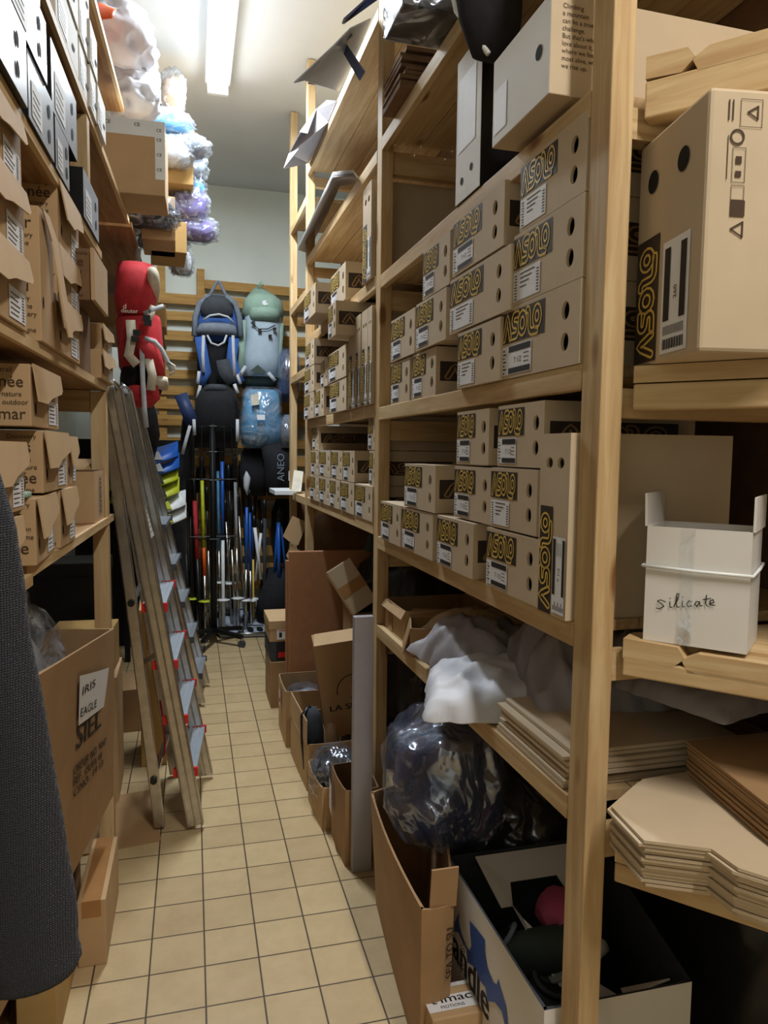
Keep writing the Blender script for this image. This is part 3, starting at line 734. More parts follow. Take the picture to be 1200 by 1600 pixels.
# ================================================================ PALE GREY BOXES ON THE LEFT UPPER SHELF
GP = 'pale grey boxes on the upper left shelf'
def grey_box(label, pxl, pxr, z, H, off=0, D=.33, group=GP, body='gcard', side='blackp', holes=((.78, .68), (.78, .28)), lab=True, Wfix=None, cut=False):
    ya, yb = Yat('L', pxl, z + H / 2, off), Yat('L', pxr, z + H / 2, off); near, far = min(ya, yb), max(ya, yb); W = Wfix or far - near
    if Wfix: near = far - Wfix
    t = thing('shoe_box', label, 'shoe box', (XL(near, off), near, z), PI / 2 - AL, group)
    b = MB(); b.box((0, 0, 0), (W, D, H), 1); b.m[2] = 0; b.build('box_body', [body, side], t, bevel=.001)
    for (u, v) in holes:
        k = MB(); n = 14; r = .012
        if cut: k.add([(-.02, -.006, 0), (.012, -.006, 0), (.02, .008, 0), (-.014, .008, 0)], [(0, 1, 2, 3)], 0, f_front(u * W, v * H, .0014))
        else: k.add([(r * math.cos(2 * PI * i / n), r * 1.2 * math.sin(2 * PI * i / n), 0) for i in range(n)], [tuple(range(n))], 0, f_front(u * W, v * H, .0014))
        k.build('finger_hole', 'black', t)
    if lab:
        l = MB(); mt = f_front(W * .10, H * .10, .0012); rectf(l, mt, 0, 0, W * .38, H * .55, 0)
        for j in range(4): rectf(l, mt, W * .03, H * (.08 + .1 * j), W * .3, H * (.10 + .1 * j), 1, .0004)
        l.build('size_label', ['paper', 'inkb'], t)
    return t
Z = 2.0515
grey_box('pale grey shoe box in the bottom row, near the left picture edge', 0, 42, Z, .125, .012, Wfix=.32, lab=False)
grey_box('pale grey shoe box in the bottom row, second of three with a label', 44, 84, Z, .125, .006)
grey_box('pale grey shoe box in the second row above the labelled one', 30, 73, Z + .127, .125, .010, Wfix=.32)
grey_box('topmost pale grey shoe box of the near stack, two round holes at its right', 20, 62, Z + .254, .088, .010, Wfix=.32)
grey_box('pale grey shoe box in the second row at the left picture edge', -60, 28, Z + .127, .120, .004, Wfix=.30)
grey_box('black sided grey box, lower of the pair beside the stack', 87, 108, Z, .112, .004)
grey_box('grey box with an open dark gap under its lid above the black sided one', 77, 120, Z + .113, .15, .004, Wfix=.30)
grey_box('last grey box with black side at the right end of the upper left shelf', 127, 154, Z, .128, .006, Wfix=.26)
GW = 'white boxes on the top left shelves'
Z = 2.4015
k = 0
for (a, b_, nrow, d) in ((86, 122, 3, 0), (124, 139, 3, .0), (141, 152, 2, .006), (153, 165, 1, .01)):
    for r in range(nrow):
        nm = ('first', 'second', 'third', 'last')[(86, 124, 141, 153).index(a)]
        lv = ('bottom', 'middle', 'top')[r] if nrow == 3 else ('lower', 'upper')[r] if nrow == 2 else 'single'
        grey_box('white slotted shoe box, %s one of the %s stack on the top left shelf' % (lv, nm), a, b_, Z + r * .118, .116, d + .004 * (r % 2), group=GW, body='wcard', side='wcard', holes=((.75, .35),), lab=(r < 2), cut=True); k += 1
# tall carton with CE tape
t = thing('cardboard_box', 'tan carton sealed with white printed CE tape, jutting out high on the left', 'cardboard box', (-.335, 3.0, 2.4015), -.02)
MB().box((0, 0, 0), (.245, .25, .272)).build('carton_body', 'kraft3', t, bevel=.003)
k = MB(); k.box((-.001, -.0012, .215), (.246, 0, .273)); k.box((.210, -.0016, .06), (.2465, .0, .273)); k.box((-.001, -.001, .272), (.246, .09, .2735)); k.build('printed_tape', 'wplast', t)
x = MB()
for u in (.03, .135): put_text(x, 'CE', .018, f_front(u, .248, .002), 0, bold=.02)
for v in (.09, .145, .20, .235): put_text(x, 'CE', .016, f_front(.2155, v, .0022), 0, bold=.02)
x.build('printed_text', 'ink', t)
# ---- garments in plastic bags piled further back
GB = 'garments wrapped in plastic on the back left shelf'
def wrapped(label, px, py, y, size, inner, seed, filmm='film', flat=0.0):
    p = onY(px, py, y); t = thing('bagged_garment', label, 'bagged garment', (p.x, p.y, p.z), 0, GB)
    s = size; 
    blob('folded_garment', (s[0] * .86, s[1] * .86, s[2] * .8), inner, t, seed, .12, 2.5, 3, 3.5, loc=(0, 0, .01))
    blob('plastic_bag', s, filmm, t, seed + 5, .30, 4.0, 4, 2.6, fine=.6)
    return t
# short shelf carrying them
hs = thing('wall_shelf', 'brown shelf boards carrying the bagged clothes high on the left', 'shelf', (0, 0, 0))
for z, xa, y0, y1 in ((2.78, -.12, 3.6, 4.9), (2.40, -.24, 3.36, 5.0), (2.13, -.16, 4.35, 5.2)):
    MB().box((-.86, y0, z - .022), (xa - .0, y1, z)).build('shelf_board', 'dwood', hs)
closed_carton('cardboard_box', 'small tan carton topmost in the pile behind the white bags', .20, .2, .13, (-.17, 4.10, 2.98), 0, 'kyel', True, GB)
closed_carton('cardboard_box', 'tan carton on the high shelf supporting the bagged clothes', .34, .4, .196, (-.32, 3.95, 2.781), 0, 'kyel', False, GB)
wrapped('clear bag with brown lining sticking up beside the topmost carton', 270, 178, 4.15, (.13, .10, .22), 'kin', 31)
wrapped('blue garment in clear plastic under the topmost carton', 262, 214, 3.92, (.24, .18, .12), 'skyb', 32)
wrapped('grey garment in a clear bag poking out right like a beak', 292, 246, 3.95, (.22, .2, .10), 'greyf', 33)
wrapped('pale plastic bag hanging below the grey beak bag', 268, 262, 3.9, (.20, .16, .14), 'lgrey', 34)
wrapped('grey garment in plastic, right of the tan carton on the middle shelf', 300, 286, 4.2, (.16, .18, .16), 'greyf', 35)
wrapped('crinkled bag with teal cloth at the right end of the pile', 300, 312, 4.2, (.15, .15, .11), 'skyb', 36)
closed_carton('cardboard_box', 'tan carton between the plastic bags on the middle high shelf', .17, .3, .15, (-.185, 3.80, 2.401), .05, 'kyel', False, GB)
closed_carton('cardboard_box', 'taller tan carton with the lilac bag beside it', .15, .3, .20, (-.215, 3.60, 2.131+.27), .02, 'kraft3', False, GB)
wrapped('dark garment in glossy plastic under the CE carton', 230, 356, 3.55, (.28, .25, .13), 'dgrey', 37, 'filmb')
wrapped('lilac patterned garment in a clear bag, middle of the pile', 296, 345, 4.1, (.20, .16, .16), 'lilac', 38)
wrapped('lilac and black garment in a bag jutting out rightmost of the pile', 304, 378, 4.15, (.24, .18, .13), 'lilac', 39)
wrapped('dark green garment in plastic on the lowest high shelf', 252, 392, 4.55, (.30, .25, .10), 'olive', 40)
closed_carton('cardboard_box', 'tan carton under the dark green bagged garment', .22, .3, .12, (-.36, 4.40, 2.131), 0, 'kyel', False, GB)
wrapped('crumpled clear bag dangling at the lower end of the pile', 284, 432, 4.7, (.14, .12, .17), 'lgrey', 41)
closed_carton('cardboard_box', 'brown carton above the red rucksack on the lowest high shelf', .16, .3, .16, (-.56, 4.38, 2.131), 0, 'kraft2', False, GB)
closed_carton('cardboard_box', 'dark brown carton lying further back on the lowest high shelf', .20, .25, .13, (-.37, 4.85, 2.131), 0, 'kdark', False, GB)
# white carrier bags
for lb, px, py, y, s, mt_, sd in (('bulging white carrier bag, uppermost on the top left shelf', 186, 118, 3.25, (.28, .30, .26), 'bag', 51),
                               ('greyish white carrier bag below the uppermost one', 200, 150, 3.45, (.24, .25, .20), 'bag', 52),
                               ('bluish white carrier bag resting on the CE carton', 205, 187, 3.30, (.22, .22, .20), 'poly', 53)):
    p = onY(px, py, y); t = thing('carrier_bag', lb, 'bag', (p.x, p.y, p.z), 0, 'white carrier bags on the top left shelf')
    blob('bag_body', s, mt_, t, sd, .22, 2.2, 4, 2.3, fine=.7)
p = onY(150, 20, 2.9); t = thing('plastic_sled', 'orange plastic tip sticking out at the very top left', 'sled', (p.x, p.y, p.z), 0)
b = MB(); loft(b, [((-.10, .1, .06), (.11, 0, 0.03), (0, .01, 0)), ((-.02, .05, .03), (.085, 0, 0.02), (0, .01, 0)), ((.02, 0, -.01), (.035, 0, 0), (0, .008, 0)), ((.01, -.01, -.025), (.012, 0, 0), (0, .004, 0))], 12); b.build('shell', 'orangep', t, smooth=True)
# ================================================================ LEFT FOREGROUND
def surf_face(P0, P1, T0, T1, off):
    P0, P1, T0, T1 = map(Vector, (P0, P1, T0, T1))
    def fn(s, v):
        a = P0.lerp(P1, s); b = T0.lerp(T1, s); d = (P1 - P0).normalized(); n = Vector((d.y, -d.x, 0)).normalized()
        return a.lerp(b, v) + n * off
    return fn
def text_on(mb, s, fn, s0, v0, sw, vh, slant=0.0, mi=0, bold=0.0):
    vs, fs = text_data(s); x1 = max(v[0] for v in vs); x0 = min(v[0] for v in vs)
    for k in ((-1, 0, 1) if bold else (0,)):
        mb.add([fn(s0 + (x - x0) / (x1 - x0) * sw + k * bold, v0 + y / .72 * vh + slant * (x - x0) / (x1 - x0)) for x, y, z in vs], fs, mi)
b0, b1, b2, b3 = (-.37, 1.45), (-.252, 2.36), (-.70, 2.36), (-.72, 1.45)
c0, c1, c2, c3 = (-.262, 1.35), (-.236, 2.33), (-.70, 2.33), (-.72, 1.35)
siel = open_carton('cardboard_box', 'huge open brown carton marked SIEL with a handwritten paper taped on, lower left', 0, 0, 0, (0, 0, .335), 0, 'kraft2', 'kin', (), .006, None, None, 0.0,
    corners=([b0, b1, b2, b3], [c0, c1, c2, c3], [.70, .545, .56, .66]))
fn = surf_face((b0[0], b0[1], 0), (b1[0], b1[1], 0), (c0[0], c0[1], .70), (c1[0], c1[1], .545), .003)
def inv(px, py):   # find s, v on the face for a photo point
    best = None
    s, v, st = .5, .5, .25
    for _ in range(60):
        cands = [(s + i * st, v + j * st) for i in (-1, 0, 1) for j in (-1, 0, 1)]
        def er(c):
            x, y = pxof(fn(*c) + Vector((0, 0, .335))); return (x - px) ** 2 + (y - py) ** 2
        b_ = min(cands, key=er)
        if b_ == (s, v): st *= .6
        s, v = b_
    return s, v
x = MB()
for txt, q0, q1, hpx, bd in (('SIEL', (119, 1172), (158, 1134), 36, .003), ('ORDER NO. 9047', (115, 1212), (166, 1162), 13, .0015), ('REF.. OUFA W', (115, 1229), (160, 1184), 13, .0015), ('C/NO.: 19 13', (115, 1247), (161, 1196), 12, .0015)):
    s0, v0 = inv(*q0); s1, v1 = inv(*q1); s2, v2 = inv(q0[0], q0[1] - hpx)
    text_on(x, txt, fn, s0, v0, s1 - s0, v2 - v0, v1 - v0, 0, bd)
x.build('printed_text', 'ink', siel)
fn2 = surf_face((b0[0], b0[1], 0), (b1[0], b1[1], 0), (c0[0], c0[1], .70), (c1[0], c1[1], .545), .007)
pp = MB(); qs = [Vector(inv(*q)) for q in ((120, 1134), (160, 1104), (168, 1043), (122, 1056))]; G_ = 6
pp.add([fn2(*(qs[0].lerp(qs[1], i / G_).lerp(qs[3].lerp(qs[2], i / G_), j / G_))) for j in range(G_ + 1) for i in range(G_ + 1)], [(j * 7 + i, j * 7 + i + 1, j * 7 + i + 8, j * 7 + i + 7) for j in range(G_) for i in range(G_)], 0); sheet = pp.build('paper_sheet', 'paper', siel)
fn = surf_face((b0[0], b0[1], 0), (b1[0], b1[1], 0), (c0[0], c0[1], .70), (c1[0], c1[1], .545), .0085)
x = MB()
for txt, q0, q1, hpx in (('IRIS', (129, 1087), (149, 1072), 13), ('EAGLE', (126, 1121), (151, 1104), 13)):
    s0, v0 = inv(*q0); s1, v1 = inv(*q1); s2, v2 = inv(q0[0], q0[1] - hpx); text_on(x, txt, fn, s0, v0, s1 - s0, v2 - v0, v1 - v0)
o = x.build('handwriting', 'ink', sheet)
p = onY(62, 1040, 1.75); t = thing('plastic_bag', 'clear crinkled plastic bag poking out of the huge SIEL carton', 'plastic bag', (-.475, 1.84, .62))
blob('bag_body', (.31, .6, .46), 'film', t, 61, .25, 2.5, 4, 2.2)
blob('bag_contents', (.26, .5, .36), 'lgrey', t, 62, .15, 2.5, 3, 2.4)
# boxes below it
closed_carton('cardboard_box', 'narrow tan carton standing on the floor under the SIEL carton at the aisle edge', .075, .34, .19, (-.318, 2.035, 0), 0, 'kraft3', True)
c_ = bpy.context.scene.objects[-1] if False else None
closed_carton('cardboard_box', 'brown carton on the floor holding up the SIEL carton', .36, .36, .333, (-.72, 2.04, 0), 0, 'kraft2', False)
closed_carton('cardboard_box', 'second narrow carton on the floor left of the first, behind the grey sleeve', .09, .26, .20, (-.415, 1.77, 0), 0, 'kyel', False)
closed_carton('cardboard_box', 'yellowish carton in the bottom left picture corner below the grey sleeve', .36, .34, .145, (-.70, 1.28, 0), 0, 'kyel', False)
closed_carton('cardboard_box', 'small carton lying on the floor in the shadow behind the yellowish one', .24, .16, .333, (-.70, 1.76, 0), 0, 'kraft2', False)
b = MB(); mt = f_front(0, 0, .0012)
# grey knitted jacket hanging at the left
jk = thing('knitted_jacket', 'dark grey knitted jacket sleeve hanging in the left foreground', 'jacket', (-.22, .78, 1.1))
def jp(px, py, y=.78): p = onY(px, py, y); return Vector((p.x + .22, p.y - .78, p.z - 1.1))
b = MB(); secs = []
for py, cx, r in ((640, -150, 100), (740, -112, 112), (830, -80, 104), (970, -44, 90), (1130, -16, 86), (1300, 18, 82), (1420, 34, 84), (1490, 42, 83), (1518, 44, 78), (1528, 42, 60)):
    a = jp(cx, py); e = jp(cx + r, py); wv = (e - a).length
    secs.append((a, (wv, 0, 0), (0, wv * .8, 0)))
# densify
ds = []
for i in range(len(secs) - 1):
    for k in range(4):
        f = k / 4; ds.append(tuple(Vector(secs[i][j]).lerp(Vector(secs[i + 1][j]), f) for j in range(3)))
ds.append(tuple(Vector(v) for v in secs[-1]))
for i, (a, u, v) in enumerate(ds):
    wob = .004 * noise.noise(Vector((i * .35, 3, 1))); a.x += wob; u *= 1 + .05 * noise.noise(Vector((i * .3, 1, 5)))
loft(b, ds, 26)
sl = b.build('sleeve', 'knit', jk, smooth=True)
b = MB(); secs = []
for py, cx, r in ((560, -240, 160), (900, -200, 150), (1300, -120, 110), (1400, -80, 90), (1520, -70, 85), (1532, -72, 70)):
    a = jp(cx, py, .86) ; e = jp(cx + r, py, .86); wv = (e - a).length; secs.append((a, (wv, 0, 0), (0, .05, 0)))
loft(b, secs, 22); b.build('jacket_body', 'knit', jk, smooth=True)
MB().tube([(-.20, .1, .52), (-.20, .06, .56), (-.20, 0, .57), (-.20, -.02, .52)], .004, 8).build('hanger_hook', 'steel', jk, smooth=True)

# ================================================================ LADDERS
def ladder(label, nf, nt, ff, ft, rn, rnt, rf, rft, treads, cap, group, tz=.085, rail=.062, red=True):
    t = thing('step_ladder', label, 'ladder', (nf[0], nf[1], 0)); o_ = Vector((nf[0], nf[1], 0))
    L = lambda p: Vector(p) - o_
    for a, b_, w_ in ((nf, nt, rail), (ff, ft, rail), (rn, rnt, .04), (rf, rft, .04)):
        a = L(a); b_ = L(b_); m_ = MB(); m_.beam(a, b_, .024, w_, up=(1, 0, .1)); dd = Vector((0, -.013, 0))
        if w_ > .05:
            for sh in (-.026, 0, .026): m_.beam(a + dd + Vector((sh, 0, 0)), b_ + dd + Vector((sh, 0, 0)), .005, .006, up=(1, 0, .1))
        m_.build('rail' if w_ > .05 else 'rear_leg', 'alu', t, bevel=.004)
    nf, nt, ff, ft = map(Vector, (nf, nt, ff, ft))
    for f in treads:
        p = nf.lerp(nt, f) - o_; q = ff.lerp(ft, f) - o_
        b = MB(); d = (q - p); dn = d.normalized(); X_ = Vector((1, -.08, 0)).normalized()
        def pt(s, w_, z): return p + d * s + X_ * w_ + Vector((0, 0, z))
        for k in range(5):
            w0 = -tz / 2 + k * tz / 5
            vs = [pt(.03, w0, 0), pt(.97, w0, 0), pt(.97, w0 + tz / 5 - .003, 0), pt(.03, w0 + tz / 5 - .003, 0)]
            b.add(vs + [v - Vector((0, 0, .022)) for v in vs], [(3, 2, 1, 0), (4, 5, 6, 7), (0, 1, 5, 4), (1, 2, 6, 5), (2, 3, 7, 6), (3, 0, 4, 7)], 0)
        vs = [pt(.04, -tz / 2 + .002, -.003), pt(.96, -tz / 2 + .002, -.003), pt(.96, tz / 2 - .004, -.003), pt(.04, tz / 2 - .004, -.003)]
        b.add(vs + [v - Vector((0, 0, .018)) for v in vs], [(3, 2, 1, 0), (4, 5, 6, 7), (0, 1, 5, 4), (1, 2, 6, 5), (2, 3, 7, 6), (3, 0, 4, 7)], 0)
        tr = b.build('tread', 'alug', t)
        for s in (.0, .97):
            c = MB(); vs = [pt(s, -tz / 2 - .003, .004), pt(s + .03, -tz / 2 - .003, .004), pt(s + .03, tz / 2 + .003, .004), pt(s, tz / 2 + .003, .004)]
            c.add(vs + [v - Vector((0, 0, .032)) for v in vs], [(3, 2, 1, 0), (4, 5, 6, 7), (0, 1, 5, 4), (1, 2, 6, 5), (2, 3, 7, 6), (3, 0, 4, 7)], 0)
            c.build('end_cap', cap, tr)
    for a, b_ in ((rn, rf),):
        a = Vector(a); b_ = Vector(b_); at = Vector(rnt); bt = Vector(rft)
        for f in (.12, .55):
            MB().beam(a.lerp(at, f) - o_, b_.lerp(bt, f) - o_, .02, .012).build('rear_brace', 'alu', t)
            h = MB(); c = a.lerp(at, f) - o_; h.tube([c + Vector((0, -.024, 0)), c + Vector((0, .0, 0))], .013, 12); h.build('rivet', 'blackp', t)
    # top joint and side link
    a = nt - o_; q = ft - o_; c = MB(); c.tube([a + Vector((-.03, -.02, -.02)), a + Vector((-.005, -.02, .03)), a + Vector((.02, -.02, .0))], .012, 8); c.build('top_hinge', 'steel', t, smooth=True)
    c = MB(); c.tube([q + Vector((-.03, 0, -.02)), q + Vector((-.005, 0, .03)), q + Vector((.02, 0, .0))], .012, 8); c.build('top_hinge', 'steel', t, smooth=True)
    MB().beam(a + Vector((-.01, .01, .0)), q + Vector((-.01, -.01, .0)), .05, .02).build('top_tread', 'alug', t, bevel=.004)
    m1 = nf.lerp(nt, .42) - o_; m2 = Vector(rn).lerp(Vector(rnt), .40) - o_
    MB().beam(m1, m2, .01, .018).build('side_link', 'alu', t)
    return t
lad = ladder('aluminium stepladder with red capped treads leaning folded against the left rack', (.0, 2.72, .02), (-.262, 2.70, 1.64), (.045, 3.15, .02), (-.262, 3.12, 1.66),
       (-.131, 2.745, .015), (-.290, 2.745, 1.58), (-.088, 3.20, .015), (-.300, 3.10, 1.58), (.135, .262, .392, .525), 'redp', None)
b = MB(); o_ = Vector((0, 2.72, 0)); q = [onY(*p, 2.86) - o_ for p in ((207, 756), (219, 764), (241, 836), (228, 850))]
b.add(q, [(0, 3, 2, 1)], 0)
e = [v + Vector((.0005, -.0015, 0)) for v in q]
for k in range(10):
    f0, f1 = (k + .35) / 10.5, (k + .45) / 10.5
    b.add([e[0].lerp(e[3], f0), e[0].lerp(e[3], f1), e[1].lerp(e[2], f1), e[1].lerp(e[2], f0)], [(0, 1, 2, 3)], 1)
b.add([e[0].lerp(e[3], .50).lerp(e[1].lerp(e[2], .5), .15), e[0].lerp(e[3], .62).lerp(e[1].lerp(e[2], .62), .15), e[0].lerp(e[3], .62).lerp(e[1].lerp(e[2], .62), .8), e[0].lerp(e[3], .5).lerp(e[1].lerp(e[2], .5), .8)], [(0, 1, 2, 3)], 2)
b.build('instruction_label', ['wplast', 'dgrey', 'redp'], lad)
st = MB(); st.tube([onY(*p, 2.93) - o_ for p in ((232, 1085), (238, 1140), (244, 1178), (252, 1188), (258, 1175), (256, 1130), (250, 1095))], .004, 6); st.build('red_strap', 'redp', lad, smooth=True)
pA = onY(194, 622, 4.02); pB = onY(208, 618, 4.35)
ladder('second aluminium stepladder with grey treads standing behind the red capped one', (.028, 4.07, .02), tuple(pA), (.060, 4.42, .02), tuple(pB),
       (-.10, 4.09, .015), (pA.x - .05, 4.06, pA.z - .05), (-.07, 4.44, .015), (pB.x - .05, 4.36, pB.z - .05), (.10, .225, .345, .47, .60), 'dgrey', None, red=False, tz=.10)
# cartons behind the ladder
closed_carton('cardboard_box', 'tall narrow tan carton standing behind the ladder legs', .11, .26, .72, (-.235, 3.33, 0), .05, 'kyel', True)
closed_carton('cardboard_box', 'brown carton on the floor behind the ladder, left of the tall narrow one', .30, .30, .52, (-.60, 3.0, 0), .02, 'kraft3', False)
closed_carton('cardboard_box', 'small tan carton topmost behind the ladder, on the brown carton', .24, .24, .18, (-.56, 3.03, .521), -.03, 'kyel', False)
closed_carton('cardboard_box', 'flat brown carton lying on the floor far behind the ladder', .34, .30, .22, (-.55, 3.75, 0), .1, 'kraft2', False)
MB_ = MB(); MB_.box((0, 0, 0), (.30, .42, .006)); t = MB_.build('cardboard_sheet', 'kraft2'); t.location = (-.42, 2.62, .001); t.rotation_euler = (0, 0, .15); tag(t, 'flat brown cardboard sheet lying on the tiles under the ladder', 'cardboard sheet')
t = thing('crate', 'black plastic crate in the shadow behind the ladder', 'crate', (-.78, 3.45, 0))
MB().box((0, 0, 0), (.4, .25, .9)).build('crate_body', 'blackp', t, bevel=.01)
MB().box((-.002, -.01, .86), (.402, .26, .92)).build('crate_rim', 'blackp', t, bevel=.005)

# ================================================================ RIGHT SIDE, ON THE FLOOR
# hardboard panels
t = MB().box((0, 0, 0), (.50, .012, .905)).build('hardboard_panel', 'hard', bevel=.01); t.location = (.487, 3.78, 0); t.rotation_euler = (0, 0, -.03); tag(t, 'large brown hardboard panel with pale rounded edge standing behind the cartons', 'panel')
t = MB().box((0, 0, 0), (.50, .012, .85)).build('hardboard_panel', 'hard', bevel=.004); t.location = (.476, 3.83, 0); t.rotation_euler = (0, 0, -.03); tag(t, 'second brown panel mostly hidden behind the large hardboard panel', 'panel')
# stack of three shoe boxes at the far end
t = closed_carton('shoe_box', 'brown lidded shoe box on top of the three far stacked boxes beside the panel', .33, .30, .115, (.405, 3.96, .375), 0, 'kraft3', False, 'three boxes stacked at the far end', cat='shoe box', lid=.045)
l = MB(); mt = f_front(.04, .012, .002); rectf(l, mt, 0, 0, .11, .058, 0); rectf(l, mt, .07, .02, .10, .03, 1, .0005); rectf(l, mt, .012, .012, .028, .04, 1, .0005); rectf(l, mt, .01, .048, .05, .052, 2, .0005); l.build('size_label', ['paper', 'ink', 'redp'], t)
t = closed_carton('shoe_box', 'grey and black shoe box with a red mark, middle of the three far stacked boxes', .33, .30, .110, (.412, 3.96, .265), .02, 'dgrey', False, 'three boxes stacked at the far end', cat='shoe box')
l = MB(); mt = f_front(.03, .0, .001); rectf(l, mt, 0, .005, .29, .105, 0); rectf(l, mt, .01, .02, .06, .05, 1, .0005); l.build('printed_panel', ['ink', 'redp'], t)
closed_carton('shoe_box', 'brown box at the bottom of the three far stacked boxes', .33, .30, .262, (.410, 3.955, 0), 0, 'kraft2', False, 'three boxes stacked at the far end', cat='shoe box')
# sticker carton
t = open_carton('cardboard_box', 'open carton with a white and red sticker on its aisle side', .26, .30, .275, (.425, 3.40, 0), .0, 'kraft3', 'kin', [(1, .07, 30, .01)], bulge=.004)
l = MB(); mt = f_left(.20, .15, .010); rectf(l, mt, 0, 0, .085, .085, 0); rectf(l, mt, .05, .0, .085, .085, 1, .0005); rectf(l, mt, .012, .02, .045, .04, 2, .0005); l.build('sticker', ['paper', 'redp', 'ink'], t)
t = thing('plastic_bag', 'grey plastic wrapped things inside the sticker carton', 'plastic bag', (.55, 3.55, .10)); blob('bag_body', (.22, .25, .15), 'filmb', t, 71, .2, 3, 3); blob('bag_contents', (.18, .2, .12), 'greyf', t, 72, .2, 3, 3)
# carton with shoes
t = open_carton('cardboard_box', 'open carton with a tall torn rim holding upright shoes, in front of the sticker carton', .22, .40, .20, (.455, 2.93, 0), .04, 'kraft3', 'kin', [(3, .10, -2, .01)], bulge=.006)
t = thing('trainer_shoe', 'dark trainer standing upright in the torn rim carton', 'shoe', (.50, 3.02, .02), .2)
b = MB(); loft(b, [((0, 0, .03), (.045, 0, 0), (0, .035, 0)), ((0, 0, .10), (.042, 0, 0), (0, .045, 0)), ((0, .01, .20), (.045, 0, 0), (0, .05, 0)), ((0, .02, .27), (.035, 0, 0), (0, .035, 0)), ((0, .02, .30), (.02, 0, 0), (0, .02, 0))], 16); b.build('shoe_upper', 'dgrey', t, smooth=True)
MB().tube([(-.045, -.02, .05), (-.05, 0, .16), (-.045, .02, .27), (-.01, .03, .305)], .012, 8).build('sole', 'blackp', t, smooth=True)
t = thing('shoe', 'brown shoe beside the dark trainer in the torn rim carton', 'shoe', (.58, 3.06, .02), -.2)
b = MB(); loft(b, [((0, 0, .03), (.04, 0, 0), (0, .035, 0)), ((0, 0, .12), (.042, 0, 0), (0, .04, 0)), ((0, .01, .2), (.035, 0, 0), (0, .04, 0)), ((0, .02, .25), (.015, 0, 0), (0, .015, 0))], 14); b.build('shoe_upper', 'kin', t, smooth=True)
# carton with glossy plastic
t = open_carton('cardboard_box', 'small open carton with handwriting, filled with glossy dark plastic', .18, .26, .165, (.462, 2.60, 0), .05, 'kraft3', 'kin', [(1, .05, 40, .01)], bulge=.010)
x = MB(); mt = f_left(.22, .05, .014)
for i, s in enumerate(('36', 'manque', 'chaussons')): put_text(x, s, .026, mt @ Matrix.Translation((.02, .07 - i * .028, 0)), 0)
x.build('handwriting', 'ink', t)
t = thing('plastic_bag', 'glossy dark plastic wrapped clothing bulging from the small handwritten carton', 'plastic bag', (.545, 2.73, .03)); blob('bag_body', (.20, .24, .23), 'filmb', t, 73, .22, 2.5, 4); blob('bag_contents', (.17, .2, .20), 'blackf', t, 74, .2, 2.5, 4)
# dark open carton with paper
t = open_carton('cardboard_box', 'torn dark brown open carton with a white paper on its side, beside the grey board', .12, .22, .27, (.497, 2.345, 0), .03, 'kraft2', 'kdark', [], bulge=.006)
l = MB(); mt = f_left(.20, .12, .012); l.add([(0, 0, 0), (.06, -.01, .004), (.075, .05, .012), (.05, .10, .004), (.0, .115, 0)], [(0, 1, 2, 3, 4)], 0, mt); l.build('paper_sheet', 'paper', t)
# grey board in front of the post
t = MB().box((0, 0, 0), (.067, .03, .885)).build('grey_board', 'polyg', bevel=.002); t.location = (.514, 2.30, 0); tag(t, 'narrow pale grey board standing upright in front of the second rack post', 'board')
# mountain boot carton
lean = Matrix.Translation((.557, 3.05, .17)) @ Matrix.Rotation(-.10, 4, 'Z') @ Matrix.Rotation(-.13, 4, 'Y')
t = closed_carton('cardboard_box', 'tall carton with a mountain arc logo and a yellow strip, leaning in the pile', .20, .20, .42, (0, 0, 0), 0, 'kraft2', False, None, mat=lean)
x = MB(); mt = f_front(0, 0, .0015)
for loop in outline(arc(.150, .195, .075, 185, 60, 18), .0022, False): 
    x.add([(p.x, p.y, 0) for p in loop], [tuple(range(len(loop)))], 0, mt)
for a, b_ in (((.135, .165), (.155, .20)), ((.155, .20), (.168, .17)), ((.168, .17), (.178, .19))):
    lp = outline([a, b_], .0025, False)[0]; x.add([(p.x, p.y, 0) for p in lp], [tuple(range(len(lp)))], 0, mt)
put_text(x, 'LA SPORTIVA', .036, mt @ Matrix.Translation((.055, .118, 0)), 0, width=.30, bold=.02) if False else put_text(x, 'LA SP', .036, mt @ Matrix.Translation((.032, .118, 0)), 0, width=.115, bold=.03)
x.build('printed_logo', 'ink', t)
l = MB(); mt = f_left(.13, 0, .0015); rectf(l, mt, .03, .03, .06, .20, 0); rectf(l, mt, .05, .22, .09, .36, 1); rectf(l, f_front(.035, .0, .002), 0, 0, .05, .09, 2); l.build('label_strip', ['yellow', 'kraft', 'tape'], t)
fl = MB(); fl.add([(.0, .0, .42), (.2, .0, .42), (.19, .07, .455), (.01, .07, .455)], [(0, 1, 2, 3)], 0); fl.add([(.03, .19, .42), (.19, .19, .42), (.17, .08, .45), (.04, .08, .45)], [(3, 2, 1, 0)], 0); fl.build('flap', 'kraft3', t, solid=.003)
# carton under it in the pile
closed_carton('cardboard_box', 'dark plastic wrapped carton carrying the mountain logo carton', .20, .17, .165, (.66, 3.06, 0), 0, 'dgrey', False)
